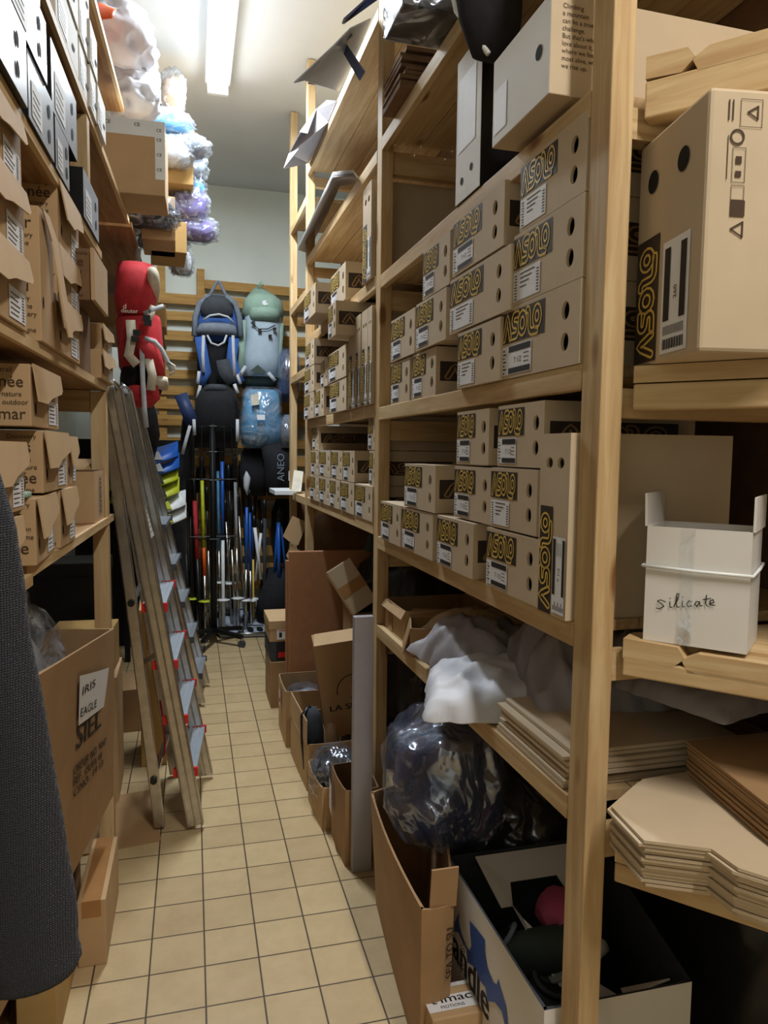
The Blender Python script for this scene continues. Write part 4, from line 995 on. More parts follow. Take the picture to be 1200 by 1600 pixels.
# upright tall carton and the tilted one
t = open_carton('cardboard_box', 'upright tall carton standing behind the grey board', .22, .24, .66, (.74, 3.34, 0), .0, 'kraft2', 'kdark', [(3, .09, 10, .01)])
u = (onY(541, 878, 3.20) - onY(504, 902, 3.20)); v = (onY(504, 902, 3.20) - onY(553, 961, 3.20))
wl = u.length; hl = v.length; u.normalize(); v.normalize(); v = (v - u * v.dot(u)).normalized()
tiltm = Matrix((u, -(u.cross(v)), v)).transposed().to_4x4()
tiltm.translation = onY(553, 961, 3.20)
tiltm = tiltm @ Matrix.Rotation(-.25, 4, 'X')
t = closed_carton('cardboard_box', 'tan carton lying tilted on top of the pile with a brown tape strip', wl, .13, hl, (0, 0, 0), 0, 'kraft', False, None, mat=tiltm)
l = MB(); rectf(l, f_front(0, 0, .001), 0, hl * .36, wl, hl * .60, 0); rectf(l, f_right(wl, 0, 0, .001), 0, 0, .13, hl, 1); l.build('parcel_tape', ['tape', 'kdark'], t)  # tape strip across the front; the whole right side is darker brown
# --- large carton with the blue bag
G0, G1_, G2_, G3_ = (.500, 1.50), (.572, 1.51), (.72, 2.12), (.552, 2.12)
T0, T1, T2, T3 = (.492, 1.48), (.574, 1.49), (.73, 2.10), (.515, 2.06)
big = open_carton('cardboard_box', 'large open brown carton on the floor filled with plastic wrapped clothing', 0, 0, 0, (0, 0, 0), 0, 'kraft2', 'kin', [], .006, corners=([G0, G1_, G2_, G3_], [T0, T1, T2, T3], [.40, .40, .40, .40]), bulge=.012)
fb = MB(); fb.box((.020, 0, .0), (.084, .005, .10), 0, Matrix.Translation((.492, 1.482, .395)) @ Matrix.Rotation(.12, 4, 'X')); fb.build('flap', 'kraft2', big)
x = MB(); mt = frame((.542, 1.478, .22), (1, .25, 0), (0, 0, 1)) @ Matrix.Rotation(PI / 2, 4, 'Z')
put_text(x, 'SEA TO SU', .026, mt @ Matrix.Translation((0, -.03, 0)), 0, bold=.02); put_text(x, '55" Pack', .022, mt @ Matrix.Translation((0, -.065, 0)), 0); x.build('printed_text', 'ink', big)
t = thing('bagged_clothing', 'big navy blue bundle wrapped in shiny clear plastic on the large carton', 'bagged clothing', (.69, 1.86, .33))
blob('clothing_bundle', (.29, .32, .35), 'navy', t, 81, .08, 1.4, 4, 2.5, loc=(0, 0, .01))
blob('plastic_wrap', (.34, .37, .39), 'filmb', t, 83, .14, 1.5, 5, 2.3, loc=(-.01, 0, 0), fine=.25)
t = thing('bagged_clothing', 'black bundle in dull plastic deep in the large carton, right of the navy one', 'bagged clothing', (.83, 1.78, .05))
blob('clothing_bundle', (.34, .42, .42), 'blackf', t, 84, .12, 2, 4, 2.8, loc=(.06, .17, 0)); 
blob('plastic_wrap', (.36, .44, .44), 'filmb', t, 85, .12, 2, 4, 2.8, loc=(.06, .17, 0))
for i, (x_, y_, z_, s_, lb) in enumerate(((1.14, 2.0, .0, (.26, .5, .66), 'added black bag darkening the space deep under the near bay shelf'), (.95, 2.35, .0, (.42, .40, .70), 'added black bag darkening the space beside the second post'), (1.05, 3.0, 0, (.5, .55, .95), 'added black bag darkening the space under the far bay'), (1.02, 3.6, 0, (.4, .5, .9), 'added black bag darkening the gap behind the hardboard panel'))):  # black bags added to darken the space under the shelves
    t = thing('dark_fill_bag', lb, 'bag', (x_, y_, z_)); blob('bag_body', s_, 'blackp', t, 90 + i, .15, 3, 4, 3, fine=.6); MB().tube([(0, 0, s_[2] * .93), (0, 0, s_[2] + .03)], [.03, .05], 8).build('tied_neck', 'blackp', t)
# small label carton at the bottom
t = closed_carton('cardboard_box', 'small carton with white text label at the bottom picture edge', .12, .10, .16, (onZ(655, 1545, .16).x, onZ(655, 1545, .16).y - .10, 0), .0, 'kraft3', False)
l = MB(); rectf(l, f_top(.16, 0, .02, .0008), 0, 0, .12, .045, 0); rectf(l, f_top(.16, 0, .088, .001), 0, 0, .12, .012, 0); l.build('paper_label', 'paper', t)
x = MB(); put_text(x, "t'imac", .032, f_top(.16, .012, .043, .0016), 0, width=.10, bold=.01); put_text(x, 'MOTIONS', .013, f_top(.16, .03, .026, .0016), 0); x.build('printed_text', 'ink', t)
# white carton with blue splash
A_, B_, C_, D_ = (.630, 1.155), (.951, 1.152), (1.06, 1.69), (.630, 1.69)
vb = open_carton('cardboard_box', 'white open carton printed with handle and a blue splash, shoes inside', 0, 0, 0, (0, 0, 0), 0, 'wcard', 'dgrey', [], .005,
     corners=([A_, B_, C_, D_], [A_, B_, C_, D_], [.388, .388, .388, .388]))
mt = frame((.6292, 1.67, .055), (0, -1, 0), (0, 0, 1)); x = MB()
mt = frame((.6292, 1.688, 0), (0, -1, 0), (0, 0, 1)); put_text(x, 'handle', .112, mt @ Matrix.Translation((-.002, .160, 0)), 0, width=.275, bold=.03); x.build('printed_text', 'ink', vb)
sp = [(485, 585), (460, 640), (458, 690), (480, 695), (500, 740), (525, 790), (530, 860), (575, 890), (600, 960), (630, 1000), (640, 1075), (680, 1080), (720, 1130), (735, 1200), (755, 1230), (742, 1100), (712, 1000), (700, 950), (692, 985), (672, 970), (640, 890), (625, 800), (628, 740), (600, 700), (543, 630), (546, 700), (552, 770), (540, 800), (515, 755), (495, 700), (482, 640)]
def onX(px, py, x_): r = ray(px, py); return O + r * (x_ / r.x)
k = MB(); k.add([tuple(onX(580 + a * .2833, 1260 + c * .2833, .6284)) for a, c in sp], [tuple(range(len(sp)))], 0); k.build('blue_print', 'bat', vb)
f = MB(); f.add([(.70, 1.675, .385), (.97, 1.675, .385), (.96, 1.58, .33), (.91, 1.575, .325), (.90, 1.61, .345), (.77, 1.61, .345), (.75, 1.55, .322), (.72, 1.55, .322)], [tuple(range(8))], 0); f.build('folded_flap', 'wcard', vb, solid=.003)
f = MB(); f.add([(.86, 1.17, .38), (.92, 1.18, .38), (.91, 1.27, .30), (.87, 1.27, .30), (.84, 1.21, .33)], [tuple(range(5))], 0); f.build('folded_flap', 'wcard', vb, solid=.003)
# shoes in the white carton
def shoe(label, loc, rot, cols, s=1.0):
    t = thing('slipper_shoe', label, 'shoe', mat=Matrix.Translation(loc) @ rot @ Matrix.Scale(s, 4))
    b = MB(); secs = []
    for y, w_, h, zc in ((-.13, .015, .012, .03), (-.125, .032, .024, .032), (-.10, .044, .034, .038), (-.05, .050, .042, .044), (.0, .044, .050, .052), (.06, .038, .058, .06), (.10, .037, .060, .062), (.125, .030, .056, .06), (.135, .012, .04, .055)):
        secs.append(((0, y, zc), (w_, 0, 0), (0, 0, h)))
    loft(b, secs, 20, pw=2.3); b.build('shoe_upper', cols[0], t, smooth=True)
    b = MB(); loft(b, [((0, y, .006), (w_ * 1.06, 0, 0), (0, 0, .012)) for y, w_ in ((-.138, .012), (-.12, .036), (-.08, .050), (-.03, .048), (.04, .040), (.11, .038), (.14, .014))], 18); b.build('sole', cols[1], t, smooth=True)
    b = MB(); b.tube([(.030 * math.cos(a), .075 + .052 * math.sin(a), .118 - .008 * math.cos(a * 2)) for a in [i * 2 * PI / 16 for i in range(17)]], .006, 8); b.build('collar', cols[2], t, smooth=True)
    b = MB(); loft(b, [((0, .075, .116), (.029, 0, 0), (0, .05, 0)), ((0, .075, .119), (.028, 0, 0), (0, .049, 0))], 16); b.build('opening', 'black', t)
    l = MB(); l.box((-.011, -.012, .0), (.011, .012, .002), 0, Matrix.Translation((0, -.035, .086)) @ Matrix.Rotation(.15, 4, 'X')); l.build('logo_patch', 'greyf', t)
    return t
shoe('grey green soft shoe with a square patch lying in the white carton', (.815, 1.44, .22), Matrix.Rotation(.9, 4, 'Z') @ Matrix.Rotation(-.7, 4, 'X'), ('olive', 'lgrey', 'greyf'), 1.05)
shoe('dark grey shoe with stripes lying in front of the patched shoe', (.80, 1.31, .10), Matrix.Rotation(.5, 4, 'Z') @ Matrix.Rotation(.25, 4, 'Y'), ('dgrey', 'greyf', 'dgrey'), 1.1)
shoe('black shoe underneath the others in the white carton', (.86, 1.42, .02), Matrix.Rotation(-.4, 4, 'Z'), ('blackf', 'blackp', 'blackf'))
t = thing('pink_cloth', 'pink fabric lining beside the soft shoes in the white carton', 'cloth', (.87, 1.50, .27)); blob('cloth', (.13, .16, .09), 'pink', t, 88, .2, 2.4, 3, 2.2)
f = MB(); f.add([(.74, 1.55, .34), (.77, 1.53, .30), (.84, 1.38, .26), (.92, 1.33, .22), (.92, 1.25, .14), (.83, 1.31, .17), (.78, 1.43, .25)], [tuple(range(7))], 0); t = f.build('white_paper', 'wplast', solid=.002); tag(t, 'white paper sheet sticking up between the shoes in the white carton', 'paper')
# ================================================================ RIGHT SHELF UNDER THE BOXES (z = .811)
ZD = .812
t = open_carton('cardboard_box', 'open brown parcel with tape on the low shelf by the second post', .24, .30, .10, (.665, 2.47, ZD), -PI / 2 - AR, 'kraft3', 'kin', [(0, .03, 150, .0), (2, .10, 60, .02)], bulge=.002)
l = MB(); rectf(l, f_front(.05, 0, .003), 0, 0, .05, .10, 0); l.build('parcel_tape', 'tape', t)
t = open_carton('cardboard_box', 'second open brown parcel with a flap folded down, beside the taped parcel', .16, .25, .085, (.68, 2.22, ZD), -PI / 2 - AR - .3, 'kraft2', 'kin', [(0, .085, 165, .01), (3, .05, 70, .01)])
def cushion(name, label, cat, loc, size, mt_, seed, rz=0, rx=0, ry=0, group=None, part='mailer_body', amp=.10, pw=3.2, fq=2.0):
    t = thing(name, label, cat, mat=Matrix.Translation(loc) @ Matrix.Rotation(rz, 4, 'Z') @ Matrix.Rotation(ry, 4, 'Y') @ Matrix.Rotation(rx, 4, 'X'), group=group)
    bm = bmesh.new(); bmesh.ops.create_grid(bm, x_segments=40, y_segments=40, size=1.0)
    top = {}
    def hgt(x, y):
        e = max(0, 1 - abs(x) ** pw) * max(0, 1 - abs(y) ** pw); e = e ** .5
        n1 = 1 - 2 * abs(noise.noise(Vector((x * fq + seed, y * fq, seed)))); n2 = noise.noise(Vector((x * 5 + seed, y * 5, 2)))
        return e * (1 + amp * 2 * (n1 - .5)) + amp * .5 * n2
    vs = []; n = 36; f = []
    for sgn in (1, -1):
        for i in range(n + 1):
            for j in range(n + 1):
                x = -1 + 2 * i / n; y = -1 + 2 * j / n
                h = hgt(x, y) * size[2] * (1 if sgn > 0 else .02) if sgn > 0 else 0
                edge = 1 - .05 * (1 - 2 * abs(noise.noise(Vector((x * 3, y * 3, seed)))))
                vs.append((x * size[0] / 2 * edge, y * size[1] / 2 * edge, max(h, .002 if sgn > 0 else 0)))
    N = (n + 1) * (n + 1)
    for i in range(n):
        for j in range(n):
            a = i * (n + 1) + j; f.append((a, a + n + 1, a + n + 2, a + 1)); f.append((N + a, N + a + 1, N + a + n + 2, N + a + n + 1))
    rim = [i * (n + 1) for i in range(n + 1)] + [n * (n + 1) + j for j in range(1, n + 1)] + [i * (n + 1) + n for i in range(n - 1, -1, -1)] + [j for j in range(n - 1, 0, -1)]
    for k in range(len(rim)): a, b_ = rim[k], rim[(k + 1) % len(rim)]; f.append((a, N + a, N + b_, b_))
    bm.free(); m_ = MB(); m_.add(vs, f, 0); m_.build(part, mt_, t, smooth=True)
    return t
cushion('paper_parcel', 'creased brown paper parcel with a dark tape strip behind the grey mailer', 'parcel', (.86, 2.03, ZD + .03), (.34, .30, .10), 'kraft', 3, .1, .1)
l = MB(); l.add([(-.10 + .02 * i, -.15 if s else .15, .112 + .0 * i) for i in (0, 2) for s in (0, 1)], [(0, 1, 3, 2)], 0)
cushion('poly_mailer', 'grey poly mailer bag with small printed symbols on the low shelf', 'mailer bag', (.80, 1.86, ZD + .01), (.36, .34, .12), 'polyg', 5, .35, .15, .12, amp=.22)
cushion('poly_mailer', 'crumpled grey mailer leaning against the near post on the low shelf', 'mailer bag', (.93, 1.55, ZD + .05), (.36, .46, .15), 'polyg', 8, -.2, -.05, -.1, amp=.28)
t = cushion('poly_mailer', 'white padded mailer with printed edge marks hanging over the low shelf edge', 'mailer bag', (.745, 1.66, ZD + .004), (.38, .40, .085), 'poly', 11, -.35, .0, -.02, amp=.14)
l = MB()
for i in range(5):
    for r_, m_ in ((.0075, 0),):
        cxx = -.193; cyy = -.16 + i * .08
        vs = [(cxx - .001, cyy + r_ * math.cos(a), .012 + r_ * math.sin(a)) for a in [k * PI / 6 for k in range(12)]]; vi = [(cxx - .001, cyy + .5 * r_ * math.cos(a), .012 + .5 * r_ * math.sin(a)) for a in [k * PI / 6 for k in range(12)]]
        l.add(vs + vi, [(k, (k + 1) % 12, (k + 1) % 12 + 12, k + 12) for k in range(12)], 0)
l.build('printed_marks', 'ink', t)
def flat_stack(name, label, base, u, v, lu, lv, n, th, mt_, seed, group, jag=.012, notch=False):
    t = thing(name, label, 'flattened cardboard', (base[0], base[1], base[2]), 0, group)
    u = Vector(u).normalized(); v = Vector(v).normalized(); rr = random.Random(seed)
    for i in range(n):
        ju, jv = rr.uniform(-jag, jag), rr.uniform(-jag, jag); b = MB(); z = i * th * 1.25
        if notch: pl = [(0, 0), (lu * .18, -.05), (lu * .62, -.05), (lu * .70, .0), (lu, .0), (lu, lv), (0, lv)]
        else: pl = [(0, 0), (lu, 0), (lu, lv), (0, lv)]
        vs = [u * (a + ju) + v * (c + jv) + Vector((0, 0, z)) for a, c in pl]; k = len(vs)
        b.add(vs + [q + Vector((0, 0, th)) for q in vs], [tuple(range(k - 1, -1, -1)), tuple(range(k, 2 * k))] + [(i_, (i_ + 1) % k, (i_ + 1) % k + k, i_ + k) for i_ in range(k)], 0)
        b.build('cardboard_sheet', mt_, t)
    return t
flat_stack('flattened_boxes', 'stack of flattened kraft cartons on the low shelf left of the near post', (.668, 1.46, ZD), (0, -1, 0), (1, 0, 0), .30, .36, 8, .007, 'kraft', 4, None)
# ================================================================ ANGLED RACK CONTENTS
U = Vector((.6617, -.7498, 0)); N_ = Vector((.7498, .6617, 0))
# large lettered carton
lc = Vector((.704, .903, 1.5795)); rot = -math.radians(8.8)
shw = .215
t = thing('shoe_box', 'largest lettered kraft carton standing on end at the far right, symbols on its side', 'shoe box', tuple(lc + Vector((0, 0, 0))), rot)
Hh = .365; Wd = .36
b = MB().box((0, 0, 0), (Wd, shw, Hh)); b.build('box_body', 'kraft', t, bevel=.006)
mt = f_left(shw, 0, .001); mt2 = f_left(shw, 0, .0018)
k = MB(); rectf(k, mt, .008, .004, .085, Hh * .56, 0)
logo(k, mt2 @ Matrix.Translation((.075, .012, 0)) @ Matrix.Rotation(PI / 2, 4, 'Z'), Hh * .50, .055, 1); k.build('printed_band', ['band', 'gold'], t)
for cu in (.055, .150):
    h = MB(); h.add([(cu + .017 * math.cos(a), Hh * .80 + .018 * math.sin(a), 0) for a in [i * PI / 9 for i in range(18)]], [tuple(range(18))], 0, mt2); h.build('finger_hole', 'black', t)
l = MB(); rectf(l, mt, .098, .010, .180, Hh * .50, 0); rectf(l, mt2, .106, .06, .124, Hh * .47, 1); rectf(l, mt2, .155, .06, .172, Hh * .47, 1)
for j in range(16): rectf(l, mt2, .108 + j * .004, .016, .110 + j * .004 + .001 * (j % 2), .032, 1); rectf(l, mt2, .108 + j * .004, .038, .1095 + j * .004, .052, 1)
put_text(l, '260', .014, mt2 @ Matrix.Translation((.146, .09, 0)) @ Matrix.Rotation(PI / 2, 4, 'Z'), 2); l.build('size_label', ['paper', 'ink', 'inkb'], t)
x = MB(); mt = f_front(0, 0, .0015)
def ring(mb, cx, cy, r, t_, mt_, mi=0):
    n = 20; mb.add([(cx + rr * math.cos(i * 2 * PI / n), cy + rr * math.sin(i * 2 * PI / n), 0) for rr in (r, r - t_) for i in range(n)], [(i, (i + 1) % n, (i + 1) % n + n, i + n) for i in range(n)], mi, mt_)
def box_o(mb, x0, y0, x1, y1, t_, mt_):
    rectf(mb, mt_, x0, y0, x1, y0 + t_); rectf(mb, mt_, x0, y1 - t_, x1, y1); rectf(mb, mt_, x0, y0, x0 + t_, y1); rectf(mb, mt_, x1 - t_, y0, x1, y1)
box_o(x, .045, .312, .078, .350, .0008, mt)
def tri(cx, cy, r):
    for i in range(3):
        a = math.radians(90 + 120 * i + 90); c = math.radians(90 + 120 * (i + 1) + 90)
        lp = outline([(cx + r * math.cos(a), cy + r * math.sin(a)), (cx + r * math.cos(c), cy + r * math.sin(c))], .0012, False)[0]; x.add([(p.x, p.y, 0) for p in lp], [tuple(range(len(lp)))], 0, mt)
tri(.066, .332, .010); ring(x, .042, .298, .011, .003, mt); box_o(x, .036, .236, .056, .284, .0008, mt); rectf(x, mt, .041, .262, .050, .272); rectf(x, mt, .041, .244, .050, .252)
box_o(x, .036, .212, .056, .232, .0008, mt); rectf(x, mt, .036, .190, .058, .212); tri(.050, .172, .012)
for j in range(2): rectf(x, mt, .027 + j * .006, .320, .029 + j * .006, .348)
rectf(x, mt, .028, .24, .0292, .30); x.build('printed_symbols', 'inkb', t)
# silicate box
sb = Vector((.742, 1.060, 1.1165)); rz = -math.radians(48.56)
t = open_carton('small_box', 'white taped box with silicate handwritten on it on the angled rack', .160, .125, .195, tuple(sb), rz, 'wcard', 'wcard', [(3, .055, 2, .0), (1, .055, 0, 0)], .003, bulge=.001, cat='box')
l = MB(); rectf(l, f_front(.055, 0, .004), 0, 0, .022, .195, 0); l.build('clear_tape', 'film', t)
x = MB(); hm = f_front(.020, .060, .0028)
HW = [[(.9, .55), (.4, .75), (.1, .6), (.5, .35), (.75, .05), (.3, -.25), (.0, -.15)], [(1.3, .6), (1.35, .0), (1.55, .0)], [(1.3, .95), (1.34, 1.0)], [(1.7, .1), (2.1, 1.0), (2.15, 1.5), (1.95, 1.5), (1.9, .6), (2.0, .05), (2.25, .1)],
      [(2.5, .75), (2.5, .1), (2.7, .15)], [(2.5, 1.15), (2.54, 1.2)], [(3.4, .7), (3.1, .8), (2.9, .45), (3.05, .15), (3.4, .3)], [(4.1, .75), (3.8, .75), (3.65, .45), (3.85, .25), (4.1, .7), (4.15, .3), (4.35, .35)],
      [(4.7, 1.5), (4.65, .6), (4.8, .3)], [(4.4, 1.0), (5.1, 1.15)], [(5.0, .6), (5.4, .75), (5.3, 1.05), (5.05, .9), (5.05, .5), (5.5, .45)]]
for st_ in HW:
    lp = outline([(p_[0] * .0165, p_[1] * .0155 + p_[0] * .0012) for p_ in st_], .0008, False)[0]; h_ = len(st_); L2 = len(lp)
    P2 = [Vector(q_) for q_ in [(p_[0] * .0165, p_[1] * .0155 + p_[0] * .0012) for p_ in st_]]
    for k_ in range(len(P2) - 1):
        d_ = (P2[k_ + 1] - P2[k_]).normalized(); n_ = Vector((-d_.y, d_.x)) * .0008; e_ = d_ * .0005
        x.add([tuple(P2[k_] - e_ + n_) + (0,), tuple(P2[k_] - e_ - n_) + (0,), tuple(P2[k_ + 1] + e_ - n_) + (0,), tuple(P2[k_ + 1] + e_ + n_) + (0,)], [(0, 1, 2, 3)], 0, hm)
x.build('handwriting', 'ink', t)
MB().tube([(-.004, -.005, .128), (.08, -.006, .126), (.164, -.005, .126), (.166, .06, .13), (.164, .13, .13), (.08, .131, .13), (-.004, .13, .13), (-.006, .06, .128), (-.004, -.005, .128)], .0028, 8).build('elastic_band', 'wplast', t, smooth=True)
cv = MB(); loft(cv, [((.150, .035, 0.0), (.013, 0, 0), (0, .03, 0)), ((.150, .035, .255), (.013, 0, 0), (0, .03, 0))], 12); 
blobt = thing('silver_bag', 'crumpled plastic bag half hidden right of the silicate box', 'plastic bag', tuple(sb + U * .30 + N_ * .08)); blob('bag_body', (.14, .14, .12), 'filmb', blobt, 95, .3, 3, 3); blob('bag_contents', (.11, .11, .10), 'dgrey', blobt, 96, .3, 3, 3)
# flattened boxes on the lowest angled shelf
gz = .7665
def px_stack(label, outline_px, back, ztop, zbot, n, mt_, seed, jit=.006, group=None, grow=.0):
    pts = [onZ(px, py, ztop) for px, py in outline_px] + [Vector(q) for q in back]; o_ = Vector((pts[0].x, pts[0].y, zbot))
    t = thing('flattened_boxes', label, 'flattened cardboard', tuple(o_), 0, group); rr = random.Random(seed); th = (ztop - zbot) / n
    for i in range(n):
        j = Vector((rr.uniform(-jit, jit), rr.uniform(-jit, jit), 0)) + N_ * grow * (n - 1 - i) / n; b = MB(); k = len(pts); z1 = (i + 1) * th; z0 = z1 - th * .72
        lo = [(p.x - o_.x + j.x, p.y - o_.y + j.y, z0) for p in pts]; hi = [(x_, y_, z1) for x_, y_, z_ in lo]
        b.add(lo + hi, [tuple(range(k - 1, -1, -1)), tuple(range(k, 2 * k))] + [(i_, (i_ + 1) % k, (i_ + 1) % k + k, i_ + k) for i_ in range(k)], 0); b.build('cardboard_sheet', mt_, t)
    return t
BQ = Vector((.712, 1.072, 0))
px_stack('thick stack of flattened die cut cartons on the lowest angled shelf', ((953, 1260), (1003, 1313), (1108, 1326), (1150, 1356), (1200, 1372), (1290, 1392)), [BQ + U * .95 + N_ * .45, BQ + U * .30 + N_ * .45, BQ + U * .02 + N_ * .08], .842, .746, 14, 'kraft', 6, .005, None, .035)
px_stack('dark stack of flattened cartons further right on the angled rack', ((1076, 1158), (1200, 1255), (1280, 1310)), [BQ + U * .95 + N_ * .40, BQ + U * .34 + N_ * .44], .905, .843, 9, 'kraft2', 12, .004)
flat_stack('flattened_boxes', 'pinkish stack of folded cartons standing behind the near post on the low shelf', (.80, 1.44, ZD + .0), (.8, -.6, 0), (.6, .8, 0), .17, .16, 10, .006, 'pinkc', 9, None, .008)
cushion('paper_sheet_roll', 'curved grey wrapping sheet lying behind the near post under the silicate shelf', 'paper', tuple(Vector((.712, 1.072, .955)) + U * .10 + N_ * .33), (.34, .26, .06), 'polyg', 21, .3, .0, .0)
t = thing('cardboard_box', 'open kraft carton with spread flaps at the right picture edge on the angled rack', 'cardboard box', tuple(Vector((.712, 1.072, gz + .147)) + U * .38 + N_ * .26 + Vector((0, 0, -.006))), -math.radians(48.56))
b = MB(); b.add([(0, 0, 0), (.3, 0, 0), (.3, .2, 0), (0, .2, 0), (0, 0, .08), (.3, 0, .08), (.3, .2, .08), (0, .2, .08)], [(0, 1, 5, 4), (1, 2, 6, 5), (2, 3, 7, 6), (3, 0, 4, 7), (3, 2, 1, 0)], 0); b.build('carton_body', 'kraft2', t, solid=.004)
f = MB(); f.add([(0, 0, .08), (.3, 0, .08), (.28, -.10, .12), (-.02, -.12, .10)], [(0, 3, 2, 1)], 0); f.build('flap', 'kraft', t, solid=.003)
f = MB(); f.add([(0, 0, .08), (0, .2, .08), (-.11, .20, .13), (-.12, -.02, .11)], [(0, 1, 2, 3)], 0); f.build('flap', 'kraft', t, solid=.003)

t = thing('dark_fill_bag', 'added black bag darkening the corner under the angled rack', 'bag', (1.36, .78, 0)); blob('bag_body', (.5, .5, .62), 'blackp', t, 99, .15, 2, 4, 3, fine=.5); MB().tube([(0, 0, .56), (0, 0, .66)], [.03, .05], 8).build('tied_neck', 'blackp', t)  # this bag and the next are added to keep the corner dark
t = thing('dark_fill_bag', 'second added black bag darkening the corner behind the white printed carton', 'bag', (1.26, 1.36, 0)); blob('bag_body', (.34, .5, .62), 'blackp', t, 98, .15, 2, 4, 3, fine=.5); MB().tube([(0, 0, .56), (0, 0, .66)], [.03, .05], 8).build('tied_neck', 'blackp', t)
# ================================================================ BACK OF THE AISLE
def W_(px, py, y): return onY(px, py, y)
def pack_loft(b, pts, y, depth, n=24, pw=2.6, mi=0):
    """pts: list of (py, x_left, x_right, depth factor) in the picture at distance y"""
    secs = []
    for py, xl, xr, k in pts:
        a = W_(xl, py, y); c = W_(xr, py, y); m_ = (a + c) / 2
        secs.append((m_ + Vector((0, depth * (1 - k) * .5, 0)), ((c - a).length / 2, 0, 0), (0, depth * k / 2, 0)))
    loft(b, secs, n, mi, pw=pw)
def strap(name, pts, y, w_, mt_, parent, r=None):
    b = MB(); P = [W_(px, py, y + dy) - parent.location for px, py, dy in pts]
    b.tube(P, w_, 8, ry=None); return b.build(name, mt_, parent, smooth=True)
def rel(b, parent):
    l = parent.location; b.v = [(x - l.x, y - l.y, z - l.z) for x, y, z in b.v]; return b
def flatstrap(name, pts, y, w_, mt_, parent, off=0.0):
    b = MB(); P = [W_(px, py, y + dy) for px, py, dy in pts]; vs = []
    for i, p in enumerate(P):
        t = (P[min(i + 1, len(P) - 1)] - P[max(i - 1, 0)]); s = Vector((t.z, 0, -t.x)).normalized() * w_ * (.37 if name == 'webbing_strap' else .5)
        vs += [p + s, p - s]
    n = len(P); b.add(vs, [(2 * i, 2 * i + 1, 2 * i + 3, 2 * i + 2) for i in range(n - 1)], 0)
    rel(b, parent); return b.build(name, mt_, parent, smooth=True, solid=.004)
# ---- blue child carrier
Y = 5.72
p = W_(338, 520, Y); t = thing('child_carrier', 'blue and grey framed child carrier pack hanging by its loop on the slatted wall', 'child carrier', (p.x, p.y, p.z))
b = MB(); pack_loft(b, [(612, 318, 356, .3), (600, 308, 366, .6), (560, 308, 372, .8), (520, 306, 375, .9), (495, 304, 374, .8), (475, 312, 368, .6)], Y, .22); rel(b, t).build('pack_body', 'blackf', t, smooth=True)
b = MB(); pack_loft(b, [(535, 303, 377, .7), (510, 303, 377, 1), (488, 306, 374, 1), (474, 313, 367, .9), (464, 322, 357, .7), (459, 330, 350, .3)], Y - .04, .22); rel(b, t).build('hood_panel', 'blue', t, smooth=True)
b = MB(); pack_loft(b, [(498, 322, 352, .3), (490, 314, 364, .8), (480, 314, 364, 1), (468, 320, 358, 1), (462, 328, 350, .5)], Y - .16, .10); rel(b, t).build('head_rest', 'dgrey', t, smooth=True)
for s in (0, 1):
    xs = [(328, 463), (312, 474), (305, 496), (304, 525)] if s == 0 else [(352, 463), (367, 474), (374, 496), (376, 525)]
    strap('side_rim', [(a, c, -.14) for a, c in xs], Y, .022, 'greyf', t)
b = MB(); pack_loft(b, [(523, 306, 370, .6), (516, 307, 370, 1), (508, 312, 368, 1), (504, 318, 366, .5)], Y - .17, .09); rel(b, t).build('chest_bar', 'lilac' if False else 'greyf', t, smooth=True)
strap('grab_arc', [(318, 500, -.2), (328, 493, -.22), (342, 491, -.22), (356, 495, -.22), (366, 505, -.2)], Y, .008, 'lgrey', t)
strap('lower_loop', [(324, 524, -.2), (330, 536, -.22), (341, 540, -.22), (350, 535, -.22), (354, 524, -.2)], Y, .008, 'lgrey', t)
for xs in (((312, 526), (318, 560), (322, 580), (312, 600)), ((366, 528), (362, 560), (368, 582), (375, 598))):
    flatstrap('shoulder_pad', [(a, c, -.17) for a, c in xs], Y, .075, 'blue', t)
for xs in (((318, 524), (317, 555), (318, 582)), ((364, 524), (365, 555), (367, 588)), ((311, 580), (309, 600)), ((370, 585), (376, 600)), ((313, 602), (308, 622))):
    flatstrap('webbing_strap', [(a, c, -.20) for a, c in xs], Y, .030, 'lgrey', t)
flatstrap('hip_pad', [(348, 562, -.18), (352, 580, -.2), (364, 598, -.2)], Y, .10, 'dgrey', t)
strap('hanging_loop', [(326, 464, -.12), (338, 442, -.06), (341, 440, -.05), (344, 442, -.06), (354, 464, -.12)], Y, .012, 'greyf', t)
# ---- sage green rucksack
p = W_(408, 520, Y); t = thing('rucksack', 'large pale green hiking rucksack hanging beside the blue carrier', 'rucksack', (p.x, p.y, p.z), 0, 'rucksacks hanging at the back')
b = MB(); pack_loft(b, [(606, 382, 425, .5), (600, 377, 434, .8), (585, 377, 437, .95)], Y, .30); rel(b, t).build('base_panel', 'olive', t, smooth=True)
b = MB(); pack_loft(b, [(590, 377, 437, .95), (560, 378, 438, 1), (530, 382, 439, 1.0), (500, 380, 440, 1), (484, 381, 439, .9), (478, 386, 436, .6)], Y - .01, .30); rel(b, t).build('main_body', 'sageg', t, smooth=True)
b = MB(); pack_loft(b, [(500, 378, 442, .8), (488, 378, 443, 1), (472, 381, 440, 1.0), (460, 389, 430, .7), (450, 396, 418, .4), (443, 402, 410, .2)], Y - .03, .33); rel(b, t).build('top_lid', 'sage', t, smooth=True)
b = MB(); pack_loft(b, [(502, 391, 436, .8), (494, 389, 437, 1), (484, 391, 436, 1), (482, 396, 430, .6)], Y - .12, .20); rel(b, t).build('lid_edge', 'olive' if False else 'sage', t, smooth=True)
for xs in (((380, 500), (378, 540), (377, 585)), ((438, 505), (436, 540), (436, 590))): flatstrap('side_trim', [(a, c, -.10) for a, c in xs], Y, .05, 'sage', t)
